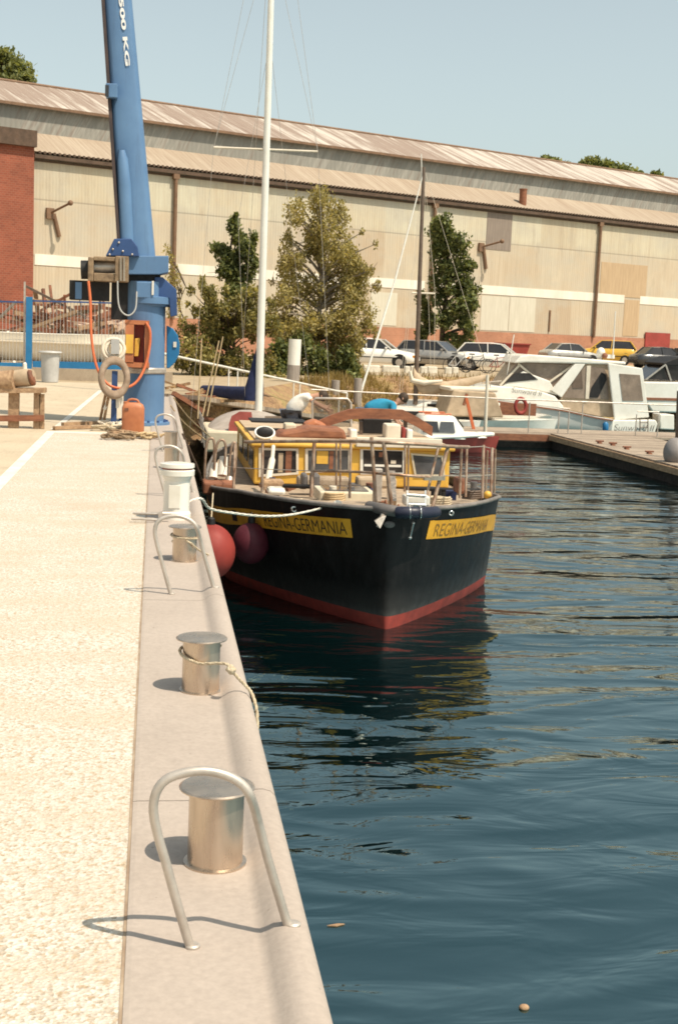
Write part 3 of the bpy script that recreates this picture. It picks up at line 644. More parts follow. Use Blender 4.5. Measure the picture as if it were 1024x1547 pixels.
for i in range(150):
    c = P(rnd.uniform(45, 195), rnd.uniform(488, 512), rnd.uniform(55, 58)); hp_.box(c, (rnd.uniform(.2, .9), rnd.uniform(.2, .7), rnd.uniform(.12, .6)), 0, Matrix.Rotation(rnd.uniform(0, 3), 3, 'X') @ Matrix.Rotation(rnd.uniform(0, 3), 3, 'Z'))
hp_.box((-4.8, 57.5, .6), (4.6, 2.0, 1.2)); M['rubble'] = mat('mixed_scrap', (.50, .36, .26), (.14, .07, .05), 2.6, .9, lo=.42, hi=.58)
hp_.build('scrap_rubble', M['rubble'], label='mass of rusty scrap rubble heaped behind the laid-up white boat', cat='scrap heap', kind='stuff')
for i, (a, b) in enumerate((((118, 430), (124, 462)), ((60, 470), (140, 425)), ((40, 432), (130, 478)), ((100, 505), (98, 445)), ((150, 505), (152, 440)), ((0, 480), (25, 455)), ((12, 500), (22, 548)))):
    MB().bar(P(*a, 52), P(*b, 51.5), .09, .09).build('scrap_pole', M[['drab', 'rusty', 'drab', 'rust_wood', 'drab', 'dome', 'canvas_lt'][i]], label='thin rusty pole sticking up from the scrap heap behind the gate', cat='pole', group='poles sticking out of the scrap heap')

# ================================================================ SHED
SA = np.array([-7.13, 79.0]); SE = np.array([48.5, 25.0]); SE = SE/np.linalg.norm(SE); SN = np.array([-SE[1], SE[0]])
srot = math.atan2(SE[1], SE[0])
def W(u, v, off=0.0):
    """pixel -> shed-local (x along wall, y back, z)"""
    d = ray(u, v); o_ = np.array([0, 0, EYE]); a0 = np.array([*(SA+SN*off), 0]); n3 = np.array([*SN, 0])
    t = np.dot(a0-o_, n3)/np.dot(d, n3); p = o_+d*t; return float(np.dot(p[:2]-SA, SE)), float(off), float(p[2])
sh = thing('storage_shed', 'long corrugated storage shed with a rusty roof and brick plinth behind the marina', 'shed', (*SA, 0), srot)
x1 = 140.0; EZ = 11.05
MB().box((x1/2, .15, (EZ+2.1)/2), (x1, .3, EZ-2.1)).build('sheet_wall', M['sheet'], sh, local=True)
MB().box((x1/2, .2, 1.05-.2), (x1, .55, 2.5)).build('brick_plinth', M['plinth'], sh, local=True)
MB().box((-16, .1, 5.5), (31.9, .9, 11.6)).build('brick_wall', M['brick'], sh, local=True)
MB().box((-16, .0, 11.75), (32, 1.3, .9)).build('parapet', M['gutter'], sh, local=True)
MB().quad((-32, -.30, 11.12), (x1, -.30, 11.12), (x1, 2.6, 12.55), (-32, 2.6, 12.55)).build('lower_roof', M['roof_low'], sh, local=True)
MB().quad((-32, 2.55, 12.4), (x1, 2.55, 12.4), (x1, 2.55, 14.02), (-32, 2.55, 14.02)).build('clerestory', M['roof_glaze'], sh, local=True)
MB().prism([(-32, 2.2, 13.98), (-32, 2.2, 14.08), (-32, 6.5, 15.95), (-32, 6.5, 15.75)], (x1+32, 0, 0)).build('upper_roof', M['roof_rust'], sh, local=True)
MB().prism([(-32, 6.5, 15.8), (-32, 6.5, 15.95), (-32, 14, 13.0), (-32, 14, 12.8)], (x1+32, 0, 0)).build('rear_roof', M['roof_rust'], sh, local=True)
MB().tube([(-32, 6.5, 15.97), (x1, 6.5, 15.97)], .10, 8).build('ridge_cap', M['pipe'], sh, local=True)
MB().box((x1/2-16, 2.18, 13.99), (x1+32, .05, .16)).build('roof_edge_trim', M['pipe'], sh, local=True)
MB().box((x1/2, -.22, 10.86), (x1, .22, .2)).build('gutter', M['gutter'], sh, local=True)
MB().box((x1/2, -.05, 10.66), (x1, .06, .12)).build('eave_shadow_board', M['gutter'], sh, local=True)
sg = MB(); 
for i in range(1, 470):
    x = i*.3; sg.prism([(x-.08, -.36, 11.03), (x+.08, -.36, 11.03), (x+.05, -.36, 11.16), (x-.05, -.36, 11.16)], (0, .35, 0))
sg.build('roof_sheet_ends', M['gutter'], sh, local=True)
def band(u0, u1, name='strip_window', m='whiteband', va=None, vb=None, off=-.03):
    x0 = W(u0, 450)[0]; x2 = W(u1, 450)[0]; MB().box(((x0+x2)/2, off/2, 5.10), (x2-x0, abs(off)+.01, .62)).build(name, M[m], sh, local=True)
for u0, u1 in ((52, 262), (263, 640), (655, 942), (966, 1300)): band(u0, u1)
def patch(u0, v0, u1, v1, m, off=-.02):
    a = W(u0, v0); b = W(u1, v0); c = W(u0, v1); MB().box(((a[0]+b[0])/2, off/2, (a[2]+c[2])/2), (b[0]-a[0], abs(off)+.01, a[2]-c[2])).build('sheet_panel', M[m], sh, local=True)
for a in ((736, 319, 774, 376, 'greypatch'), (770, 448, 809, 500, 'ltpatch'), (943, 452, 966, 507, 'tanpatch'), (727, 446, 769, 498, 'greypatch' if 0 else 'ltpatch'), (908, 395, 978, 446, 'tanpatch'), (560, 440, 600, 490, 'ltpatch')): patch(*a)
for u in (262.5, 654, 905):
    x, _, z = W(u, 330); pp = MB(); pp.tube([(x, -.2, 2.0), (x, -.2, 10.8)], .12, 10); pp.box((x, -.2, 10.6), (.4, .25, .3)); pp.build('downpipe', M['pipe'], sh, local=True)
for (u, v, u2, v2_, vv) in ((75, 322, 107, 306, 356), (725, 373, 758, 364, 405)):
    a = W(u, v); b = W(u2, v2_, -1.4); lm = MB(); lm.tube([(a[0], -.05, a[2]), b], .07, 8); lm.box((a[0], -.1, a[2]), (.45, .2, .6)); lm.tube([(a[0]+.25, -.06, a[2]), (a[0]+.6, -.06, W(u, vv)[2])], .13, 8)
    lm.ball(b, .16, n=10, m=6); lm.build('bracket_lamp', M['pipe'], sh, local=True)
a = W(788, 300, .6); MB().lathe([(.27, 10.9), (.27, 12.5), (.30, 12.52), (.30, 12.6)], (a[0], .5, 0), 18).build('vent_pipe', M['rust_wood'], sh, local=True)
a = W(828, 500); MB().box((a[0], -.05, 3.1), (.12, .1, 1.6)).build('meter_pipe', M['pipe'], sh, local=True)
a = W(990, 521); MB().box((a[0], -.12, 1.35), (2.9, .1, 2.5)).build('door', M['skip'], sh, local=True)

# ================================================================ VEGETATION
def leaves(mb, c, rad, n, size, droop=0.0, shell=.5):
    d = nr.normal(size=(n, 3)); d /= np.linalg.norm(d, axis=1)[:, None]
    r = (shell+(1-shell)*nr.random(n))[:, None]*(1+.18*nr.normal(size=(n, 1)))
    p = np.array(c)+d*r*np.array(rad)
    a = nr.normal(size=(n, 3)); a[:, 2] *= .6; a /= np.linalg.norm(a, axis=1)[:, None]
    b = nr.normal(size=(n, 3)); b[:, 2] -= droop; b -= a*(a*b).sum(1)[:, None]; b /= np.linalg.norm(b, axis=1)[:, None]
    s = (size*(.6+.8*nr.random(n)))[:, None]
    V = np.stack([p-b*s*.6, p+a*s*.32, p+b*s*.6, p-a*s*.32], 1).reshape(-1, 3); k = len(mb.v)
    mb.v += [tuple(x) for x in V.tolist()]; mb.f += [(k+4*i, k+4*i+1, k+4*i+2, k+4*i+3) for i in range(n)]; mb.sm += [False]*n
def tree(name, label, base, H, crown_pts, leaf, bark, n, size, droop=0.0, r0=.14, cat='tree', group=None, trunk_top=.75):
    t = thing(name, label, cat, base, 0, group); b = np.array(base, float); tk = MB()
    top = b+np.array([0, 0, H*trunk_top]); bend = nr.normal(size=3)*.12*np.array([1, 1, 0])
    tp = smooth_path([b-np.array([0, 0, .3]), b+(top-b)*.4+bend, b+(top-b)*.75-bend, top], 4); tk.tube(tp, list(np.linspace(r0, r0*.25, len(tp))), 9)
    cr_ = MB(); tot = sum(q[1][0]*q[1][2] for q in crown_pts)
    for c, rd in crown_pts:
        c = np.array(c, float); k = min(range(len(tp)), key=lambda i: abs(tp[i][2]-(c[2]-.35*(c[2]-b[2])*.6)))
        tk.tube(smooth_path([tp[k], (tp[k]+c)/2+np.array([0, 0, .1]), c], 3), [r0*.4]*2+[r0*.25]*3+[r0*.12]*2, 6)
        for _ in range(3):
            e = c+nr.normal(size=3)*np.array(rd)*.6; tk.tube([c, e], [r0*.12, r0*.04], 5)
        leaves(cr_, c, rd, int(n*rd[0]*rd[2]/tot), size, droop)
    tk.build('trunk', M[bark], t); cr_.build('crown', M[leaf], t); return t
def blobs(pix, y, dy=.8, k=1, jit=0):
    """crown clumps given as (u, v, ru, rv) on a depth y"""
    out = []
    for (u, v, ru, rv) in pix:
        c = P(u, v, y); s = y/F; out.append(((c[0], c[1]+rnd.uniform(-dy, dy), c[2]), (ru*s, max(ru, rv)*s*.8, rv*s)))
    return out
def scatter(outline, n, rmin, rmax, hang=1.2):
    """clumps scattered in an outline: list of (v, uL, uR) rows"""
    vs = [o_[0] for o_ in outline]; out = []
    for _ in range(n):
        v = rnd.uniform(vs[0], vs[-1]); uL = np.interp(v, vs, [o_[1] for o_ in outline]); uR = np.interp(v, vs, [o_[2] for o_ in outline]); r = rnd.uniform(rmin, rmax)
        out.append((rnd.uniform(min(uL+r*.6, (uL+uR)/2), max(uR-r*.6, (uL+uR)/2)), v, r, r*hang))
    return out
bir = scatter([(296, 455, 492), (318, 428, 545), (380, 414, 556), (430, 406, 562), (480, 402, 566), (530, 404, 556), (590, 408, 548)], 84, 9, 20, 1.4)+scatter([(300, 450, 490), (340, 415, 560), (430, 398, 580), (520, 396, 575), (580, 400, 560)], 60, 4, 8, 1.6)+scatter([(470, 415, 556), (530, 412, 552), (596, 415, 545)], 34, 9, 17, 1.3)
tree('birch_tree', 'tall olive-brown birch tree on the bank behind the moored boats', (6.25, 51.5, -.2), 7.2, blobs(bir, 51, 1.0), 'leaf_birch', 'birch', 36000, .105, 1.0, .13)
lft = [(352, 342, 10, 15), (362, 360, 12, 14), (335, 378, 16, 12), (350, 392, 20, 16), (372, 378, 14, 18), (384, 360, 7, 12), (345, 410, 18, 14), (366, 415, 20, 16), (380, 400, 12, 14), (328, 372, 9, 8), (355, 330, 4, 8), (356, 440, 22, 16)]
tree('maple_tree', 'small dark green tree with an open top left of the white mast', (2.9, 55.5, 0), 5.6, blobs(lft, 55, .5), 'leaf_dark', 'trunk', 4600, .16, .1, .12)
bsh = scatter([(432, 330, 380), (450, 290, 410), (480, 272, 420), (520, 262, 425), (560, 258, 440), (600, 275, 440)], 52, 11, 21, .95)+scatter([(420, 300, 400), (450, 270, 425), (500, 250, 440), (560, 248, 445), (605, 262, 440)], 70, 4, 9, 1.3)
tree('willow_bush', 'broad olive bush on the bank between the crane and the white mast', (2.6, 46.8, -.6), 3.0, blobs(bsh, 46, .8), 'leaf_olive', 'trunk', 17000, .12, .5, .08, 'bush', None, .6)
dk = [(455, 520, 18, 22), (480, 545, 20, 22), (520, 575, 22, 18), (415, 560, 20, 20), (445, 575, 22, 18), (400, 580, 16, 14), (425, 530, 18, 18), (490, 585, 22, 14), (530, 560, 16, 20), (500, 565, 20, 22), (470, 570, 18, 20), (520, 535, 14, 16), (440, 560, 16, 20)]
tree('ivy_bush', 'dark leafy bush below the birch beside the white-topped pile', (6.6, 50.2, -.8), 2.0, blobs(dk, 49.5, .4), 'leaf_dark', 'trunk', 9000, .14, .2, .05, 'bush', None, .6)
tw = scatter([(375, 246, 258), (400, 248, 270), (430, 250, 275), (470, 252, 282), (520, 262, 290)], 22, 5, 10, 1.5)
tree('sapling', 'thin sparse sapling showing beside the crane column', (1.1, 52, 0), 4.2, blobs(tw, 52, .5), 'leaf_birch', 'trunk', 700, .10, .8, .05, 'sapling')
rt = scatter([(333, 655, 668), (358, 644, 702), (385, 656, 704), (412, 638, 726), (440, 648, 733), (470, 636, 728), (500, 655, 720), (516, 668, 708)], 58, 9, 17, 1.0)
tree('maple_tree', 'dark green round-leaved tree growing against the shed wall by the brown mast', (16.6, 76.5, 0), 7.6, blobs(rt, 76, .8), 'leaf_dark', 'trunk', 8500, .22, .2, .2)
cp = scatter([(425, 630, 648), (520, 628, 660)], 9, 7, 10, 1.4)
tree('ivy_column', 'dark column of ivy left of the round-leaved tree against the shed', (15.6, 77.5, 0), 4.2, blobs(cp, 77, .3), 'leaf_dark', 'trunk', 2000, .18, .3, .3, 'ivy')
for lab, px, y, n_ in (('round tree crown rising behind the shed roof at far left', [(10, 95, 22, 22), (28, 108, 22, 18), (-15, 105, 26, 24), (40, 125, 16, 12), (15, 125, 26, 14), (2, 82, 14, 12)], 135, 2600),
                   ('small tree crown showing over the roof ridge on the right', [(828, 243, 10, 9), (843, 244, 12, 9), (856, 250, 8, 7), (842, 258, 16, 10)], 165, 900),
                   ('wide tree crown showing over the roof ridge at far right', [(895, 250, 18, 14), (915, 254, 18, 13), (940, 258, 20, 12), (965, 263, 18, 10), (982, 268, 12, 7), (900, 270, 24, 14), (950, 275, 30, 12)], 165, 2400)):
    cpx = blobs(px, y, 2.0); bx = np.mean([c[0][0] for c in cpx]); tree('background_tree', lab, (bx, y+2, 0), cpx[0][0][2], cpx, 'leaf_far', 'trunk', n_*2, .40 if y < 150 else .5, .2, .4, 'tree', 'trees behind the shed')
gm = MB(); 
for i in range(9000):
    k = rnd.uniform(20, 44); j0 = int(k); fr = k-j0; t = rnd.random()**1.3*.75
    a = dense_t[j0]*(1-fr)+dense_t[j0+1]*fr; b = dense_b[j0]*(1-fr)+dense_b[j0+1]*fr; p = a*(1-t)+b*t
    z = LZ-2.3*t**1.25+.02; hh = rnd.uniform(.1, .34); an = rnd.uniform(0, 6.28); ww = .02
    gm.add([(p[0]-ww*math.cos(an), p[1]-ww*math.sin(an), z), (p[0]+ww*math.cos(an), p[1]+ww*math.sin(an), z), (p[0]+rnd.uniform(-.12, .12), p[1]+rnd.uniform(-.12, .12), z+hh)], [(0, 1, 2)])
gm.build('bank_grass', M['grass'], label='dry yellow grass covering the bank below the parked cars', cat='grass', kind='stuff')

# ================================================================ CARS and car park
def car(label, paint, loc, rz, style=0, group='cars parked above the bank'):
    c = thing('parked_car', label, 'car', loc, rz, group); Lh = 2.08; b = MB()
    # body stations x, half width, z bottom, z belt(top), bulge
    hz = [(2.08, .62, .42, .60), (2.02, .76, .30, .68), (1.75, .82, .24, .76), (1.30, .83, .22, .84), (.75, .835, .20, .92), (0, .84, .20, .93), (-1.0, .84, .20, .95), (-1.6, .83, .24, .95), (-1.95, .78, .30, .90 if style == 0 else .84), (-2.04, .70, .42, .72)]
    rings = []
    for x, wd, zb, zt in hz:
        zm = zb+(zt-zb)*.55
        rings.append([(x, -wd*.9, zb), (x, -wd, zb+.08), (x, -wd*1.01, zm), (x, -wd*.97, zt-.03), (x, -wd*.86, zt), (x, 0, zt+.02), (x, wd*.86, zt), (x, wd*.97, zt-.03), (x, wd*1.01, zm), (x, wd, zb+.08), (x, wd*.9, zb)])
    b.loft(rings, True, True); b.build('body', M[paint], c, local=True)
    rear = -1.92 if style != 1 else -1.55; rr0 = -1.55 if style != 1 else -1.05
    cab = [(.86, .80, .90), (.22, .70, 1.36), (-.3, .68, 1.41), (rr0, .67, 1.37), (rear, .76, .94)]
    g = MB(); rs = []
    for x, wd, z in cab: rs.append([(x, -wd, z), (x, wd, z)])
    roof = MB(); lower = .92
    roof.loft([[(.22, -.70, 1.345), (.22, -.64, 1.375), (.22, .64, 1.375), (.22, .70, 1.345)], [(-.3, -.69, 1.385), (-.3, -.62, 1.42), (-.3, .62, 1.42), (-.3, .69, 1.385)], [(rr0, -.68, 1.35), (rr0, -.62, 1.38), (rr0, .62, 1.38), (rr0, .68, 1.35)]], True, True); roof.build('roof', M[paint], c, local=True)
    gl = MB(); B_ = [(.86, .78, .905), (.24, .695, 1.355), (rr0, .675, 1.355), (rear, .75, .93)]
    for s in (-1, 1): gl.quad((.86, s*.80, .91), (.24, s*.695, 1.35), (rr0, s*.675, 1.355), (rear, s*.77, .92))
    gl.quad((.86, -.80, .91), (.86, .80, .91), (.24, .69, 1.36), (.24, -.69, 1.36)); gl.quad((rear, -.77, .92), (rear, .77, .92), (rr0, .67, 1.36), (rr0, -.67, 1.36)); gl.build('windows', M['glass_dark'], c, local=True)
    for s in (-1, 1):
        pl = MB(); pl.bar((.88, s*.81, .90), (.24, s*.70, 1.37), .055, .055); pl.build('pillar', M[paint], c, local=True); pl = MB(); pl.bar((-.38, s*.80, .92), (-.42, s*.69, 1.37), .08, .04); pl.build('pillar', M[paint], c, local=True); pl = MB(); pl.bar((rear-.02, s*.77, .92), (rr0, s*.68, 1.37), .12, .06); pl.build('pillar', M[paint], c, local=True)
    for x in (1.28, -1.25):
        for s in (-1, 1):
            wv = MB(); wv.tube([(x, s*.70, .29), (x, s*.845, .29)], .29, 22); wo = wv.build('wheel', M['tyre'], c, local=True)
            MB().tube([(x, s*.70, .29), (x, s*.855, .29)], .17, 16).build('rim', M['galv'], wo, local=True)
            MB().tube([(x, s*.66, .34), (x, s*.838, .34)], .36, 20).build('wheel_arch', M['black'], c, local=True)
    MB().box((2.06, 0, .42), (.14, 1.5, .16)).build('front_bumper', M['black'], c, local=True, bevel=.03); MB().box((-2.04, 0, .44), (.12, 1.5, .16)).build('rear_bumper', M['black'], c, local=True, bevel=.03)
    for s in (-1, 1):
        MB().box((2.04, s*.52, .60), (.07, .26, .13)).build('headlight', M['lamp_cl'], c, local=True, bevel=.01); MB().box((1.99, s*.73, .60), (.13, .10, .13)).build('indicator', M['lamp_am'], c, local=True, bevel=.01)
        MB().box((.62, s*.90, .97), (.1, .16, .1)).build('door_mirror', M[paint], c, local=True, bevel=.02)
        MB().box((0, s*.846, .50), (2.3, .02, .05)).build('side_strip', M['black'], c, local=True)
    MB().box((2.10, 0, .60), (.03, .7, .1)).build('grille', M['black'], c, local=True); MB().box((2.135, 0, .44), (.01, .5, .1)).build('number_plate', M['white'], c, local=True)
    return c
def cargo(u, v, z=0): return G(u, v, z)
car('white hatchback with an amber corner lamp, partly hidden by the birch', 'car_white', (10.9, 65.5, 0), -.36, 0)
car('silver car with folded light reflections between the two white hatchbacks', 'car_silver', (14.3, 67.2, 0), -.6, 0)
car('white hatchback farthest right in the row, in front of the plinth', 'car_white', (17.1, 65.8, 0), -.36, 0)
yc = car('yellow estate car parked by the shed behind the motor cruiser', 'car_yellow', (32.0, 92.5, .1), math.pi-.35, 0, 'cars parked by the shed'); yc.scale = (1.12, 1.1, 1.24)
car('silver saloon half hidden behind the cabin roof of the motor cruiser', 'car_silver', (27.8, 87.5, .1), .2, 1, 'cars parked by the shed')
car('dark saloon parked to the right behind the motor cruiser', 'car_dark', (32.2, 82, .1), .1, 1, 'cars parked by the shed')
car('black saloon at the far right behind the dark canopy boat', 'car_dark', (36.4, 87, .1), .25, 1, 'cars parked by the shed')
for i, (u, u2, v) in enumerate(((506, 518, 556), (522, 536, 557), (551, 576, 559), (585, 611, 560), (619, 627, 561), (632, 640, 562), (646, 656, 563), (660, 675, 563), (688, 698, 564), (703, 712, 565))):
    a, b = P(u, v, 56), P(u2, v, 56); s = MB(); s.box(((a[0]+b[0])/2, 56+.35*(i % 2)+(u-506)*.012, .13), (b[0]-a[0], .35, .32), .04*((i*7) % 5-2))
    s.build('kerb_stone', M['stone'], label='whitewashed kerb block in the row above the grassy bank', cat='kerb block', group='white blocks edging the car park', bevel=.04)
sk = thing('skip', 'red metal skip against the brick plinth of the shed', 'skip', P(771, 549, 92)*np.array([1, 1, 0]), .3)
MB().prism([(-.95, -.6, 0), (.7, -.6, 0), (1.05, -.75, 1.3), (-1.0, -.75, 1.3)], (0, 1.4, 0)).build('container', M['skip'], sk, local=True)
MB().box((.02, -.05, 1.32), (2.15, 1.55, .08)).build('rim', M['skip'], sk, local=True)
# bicycles leaning in front of the silver car
def bike(loc, rz, label, m):
    b = thing('bicycle', label, 'bicycle', loc, rz, 'bicycles by the kerb blocks')
    for x in (-.52, .52):
        o_ = MB().torus((x, 0, .33), .32, .018, Matrix.Rotation(math.pi/2, 3, 'X'), 24, 6).build('wheel', M['tyre'], b, local=True)
        sp_ = MB()
        for k in range(8): sp_.tube([(x, 0, .33), (x+.31*math.cos(k*.785), 0, .33+.31*math.sin(k*.785))], .003, 4)
        sp_.build('spokes', M['galv'], o_, local=True)
    fr = MB()
    for a, c in (((-.52, .33), (-.1, .3)), ((-.1, .3), (-.2, .8)), ((-.52, .33), (-.18, .72)), ((-.1, .3), (.36, .74)), ((-.18, .72), (.34, .8)), ((.34, .9), (.52, .33))): fr.tube([(a[0], 0, a[1]), (c[0], 0, c[1])], .018, 6)
    fr.build('frame', M[m], b, local=True); MB().box((-.21, 0, .86), (.25, .14, .06)).build('saddle', M['black'], b, local=True, bevel=.02)
    MB().tube([(.25, -.27, .96), (.34, -.1, .95), (.34, .1, .95), (.25, .27, .96)], .014, 6).build('handlebar', M['chrome'], b, local=True)
bike((15.0, 61.6, 0), .15, 'dark bicycle standing before the silver car', 'car_dark'); bike((16.1, 61.2, 0), -.2, 'red bicycle standing before the right white hatchback', 'skip'); bike((14.0, 61.0, 0), .4, 'pale bicycle left of the other two bicycles', 'grey')

# ================================================================ REGINA-GERMANIA
R0 = np.array([2.72, 14.84, WZ]); RZ = -.03
rg = thing('motor_sailer', 'black hulled steel boat with a yellow deckhouse, bow towards the camera, lettered REGINA-GERMANIA', 'boat', R0, RZ)
_ss = np.linspace(0, 11.6, 400)
def smo(xs, ys, k=5):
    y = np.interp(_ss, xs, ys); pad = np.concatenate([np.full(k, np.nan), y, np.full(k, np.nan)])
    out = y.copy()
    for _ in range(2):
        z = out.copy()
        for i in range(1, 399):
            w_2 = min(k, i, 399-i); z[i] = out[i-w_2:i+w_2+1].mean()
        out = z
    return out
_bd = smo([0, .05, .12, .25, .6, .9, 1.5, 2.3, 3.2, 4.5, 7, 9.5, 11, 11.6], [.03, .20, .36, .54, .89, 1.12, 1.47, 1.80, 1.97, 2.06, 2.05, 1.88, 1.55, 1.25])
_bw = smo([0, .05, .15, .3, .8, 1.85, 2.9, 4, 6, 9, 11, 11.6], [.012, .075, .16, .26, .60, 1.26, 1.82, 1.96, 2.0, 1.8, 1.25, .8])
_zd = smo([0, 2, 4, 7, 11.6], [1.40, 1.32, 1.13, 1.06, 1.15])
bdf = lambda s: float(np.interp(s, _ss, _bd)); bwf = lambda s: float(np.interp(s, _ss, _bw)); zdf = lambda s: float(np.interp(s, _ss, _zd))
def hp_at(side, s, z, off=0.0):
    zd = zdf(s); t = max(0, min(1.0, z/zd)); b = bwf(s)+(bdf(s)-bwf(s))*t**.85
    if z < 0: b *= (1+.55*z)
    if off:
        e = .02; b2 = bwf(s+e)+(bdf(s+e)-bwf(s+e))*t**.85; dx = b2-b; l = math.hypot(dx, e); return (side*(b+off*e/l), s-off*dx/l, z)
    return (side*b, s, z)
ROT = Matrix.Translation(Vector(R0)) @ Matrix.Rotation(RZ, 4, 'Z')
def rw(p): return np.array(ROT @ Vector(p))
SS = [0, .015, .035, .06, .09, .13, .18, .25, .32, .4, .6, .8, 1, 1.3, 1.6, 2, 2.4, 2.8, 3.3, 3.8, 4.5, 5.5, 6.5, 7.5, 8.5, 9.5, 10.3, 11, 11.6]
def hull_grid(zs, off=0.0):
    mb = MB(); m = len(zs); rings = []
    for s in SS[::-1]: rings.append([hp_at(-1, s, z if z <= 0 else z*1.0, off) for z in [zz if not callable(zz) else zz(s) for zz in zs]])
    for s in SS[1:]: rings.append([hp_at(1, s, z, off) for z in [zz if not callable(zz) else zz(s) for zz in zs]])
    mb.loft(rings, False, False); return mb, rings
zl = lambda f_: (lambda s: .15+(zdf(s)-.15)*f_)
h, rg_ = hull_grid([.15, zl(.12), zl(.28), zl(.45), zl(.62), zl(.78), zl(.9), zl(1.0)]); h.add([*rg_[0], *rg_[-1]], [tuple(range(8))+tuple(range(15, 7, -1))]); h.build('hull', M['blackhull'], rg, local=True)
h, rg_ = hull_grid([-.55, -.3, -.08, .04, .15]); h.build('boot_top', M['red_boot'], rg, local=True)
cpr = MB()
for side in (-1, 1):
    cpr.tube([(*hp_at(side, s, zdf(s))[:2], zdf(s)+.005) for s in SS], .028, 8)
cpr.build('cap_rail', M['bulwark'], rg, local=True)
dk_ = MB(); vs = []; fs = []
for s in SS:
    b = max(.005, bdf(s)-.05); z = zdf(s)-.07-.06*min(1, s/3); vs += [(-b, s, z), (0, s, z+.03), (b, s, z)]
for i in range(len(SS)-1): fs += [(3*i, 3*i+1, 3*i+4, 3*i+3), (3*i+1, 3*i+2, 3*i+5, 3*i+4)]
dk_.add(vs, fs); dk_.build('deck', M['deck'], rg, local=True)
def nameband(side, s0, s1, slant=0.0):
    mb = MB(); n = 110; top = []; bot = []
    for i in range(n+1):
        s = s0+(s1-s0)*(i/n)**2; top.append(hp_at(side, s+(slant if i == 0 else 0), zdf(s)-.13-.042*min(s, 2.6), .006)); bot.append(hp_at(side, s, zdf(s)-.35-.042*min(s, 2.6), .006))
    mb.loft([[t_, b_] for t_, b_ in zip(top, bot)], False, False); return mb.build('name_band', M['yellow_band'], rg, local=True)
bl_ = nameband(-1, .22, 9.0); br_ = nameband(1, .26, 9.0, .05)
def hull_text(txt, side, sA, sB, z0, hgt, parent, m='text_dark'):
    """text running from sA to sB (in s), baseline z0 below the deck edge"""
    v2, f2 = text2d(txt, .2, -.002); L = max(p[0] for p in v2); cap = .2*.70
    # arc-length parametrisation along the hull
    ss = np.linspace(min(sA, sB), max(sA, sB), 120); pts = [hp_at(side, s, zdf(s)-.2) for s in ss]; al = [0]
    for a, b in zip(pts[:-1], pts[1:]): al.append(al[-1]+math.hypot(a[0]-b[0], a[1]-b[1]))
    al = np.array(al); mb = MB(); vv = []
    for x, y, _ in v2:
        f_ = x/L; f_ = f_ if sA < sB else 1-f_; s = float(np.interp(f_*al[-1], al, ss)); vv.append(hp_at(side, s, zdf(s)-z0-.042*min(s, 2.6)+y/cap*hgt, .011))
    mb.add(vv, f2); return mb.build('lettering', M[m], parent, local=True)
hull_text('REGINA-GERMANIA', -1, 1.50, .26, .320, .155, bl_)
hull_text('REGINA-GERMANIA', 1, .33, 1.85, .320, .155, br_, 'text_glare')
tri = MB(); a_ = [hp_at(-1, s, zdf(s)-z-.075, .012) for s, z in ((1.84, .32), (1.72, .32), (1.78, .15))]; tri.add(a_, [(0, 1, 2)]); tri.build('emblem', M['text_dark'], bl_, local=True)
bx_ = MB(); a_ = [hp_at(-1, s, zdf(s)-z-.095, .012) for s, z in ((2.35, .30), (2.2, .30), (2.2, .16), (2.35, .16))]; bx_.add(a_, [(0, 1, 2, 3)]); bx_.build('emblem', M['text_dark'], bl_, local=True)
# deckhouse
def PL(u, v, y): return np.array(P(u, v, y))
def PLb(u, v, y): return np.array(P(u, v, y-.19))
DY = 20.5; dz0 = PL(385, 731, DY)[2]; dz1 = PL(385, 672, DY)[2]; dxl = PL(384, 700, DY)[0]; dxr = PL(679, 706, DY)[0]
dh = MB(); dh.box(((dxl+dxr)/2, DY+2.2, (dz0+dz1)/2), (dxr-dxl, 4.4, dz1-dz0)); DH = dh.build('deckhouse', M['yellow'], rg, bevel=.03)
rf = MB(); rf.box(((dxl+dxr)/2, DY+2.2, dz1+.02), (dxr-dxl+.12, 4.55, .06)); rf.build('deckhouse_roof', M['yellow'], rg, bevel=.02); rt_ = MB(); rt_.box(((dxl+dxr)/2, DY+2.25, dz1+.062), (dxr-dxl-.05, 4.35, .03)); rt_.build('roof_covering', M['canvas'], rg)
ft = MB(); a, b = PL(538, 667, DY-.08), PL(667, 670, DY-.08); ft.bar(a, b, .06, .15); ft.build('roof_fascia', M['canvas_lt'], rg, bevel=.01)
def window(px, glass, frame=None, extra=None):
    y = DY-.012; pts = [PL(u, v, y) for u, v in px]; c = sum(pts)/len(pts); n = len(pts)
    fm = MB(); outer = [c+(p-c)*1.0 for p in pts]; inner = [c+(p-c)*np.array([.88, 1, .84]) for p in pts]
    vs = [p-np.array([0, .012, 0]) for p in outer+inner]; fm.add(vs+[p+np.array([0, .03, 0]) for p in outer+inner], [(i, (i+1) % n, n+(i+1) % n, n+i) for i in range(n)]+[(i, (i+1) % n, 2*n+(i+1) % n, 2*n+i) for i in range(n)]+[(n+i, n+(i+1) % n, 3*n+(i+1) % n, 3*n+i) for i in range(n)])
    w_3 = fm.build('window', M[frame or 'yellow'], rg); g_ = MB(); g_.add(inner, [tuple(range(n))]); g_.build('pane', M[glass], w_3)
    if extra:
        for (u0, v0, u1, v1, m) in extra: pbox(MB(), u0, v0, u1, v1, y-.004, .008).build('curtain', M[m], w_3)
    return w_3
window([(391, 720), (391, 676), (451, 677), (451, 716)], 'glass_dark', 'canvas_lt', [(431, 681, 441, 714, 'rust_wood'), (420, 684, 428, 713, 'canvas')])
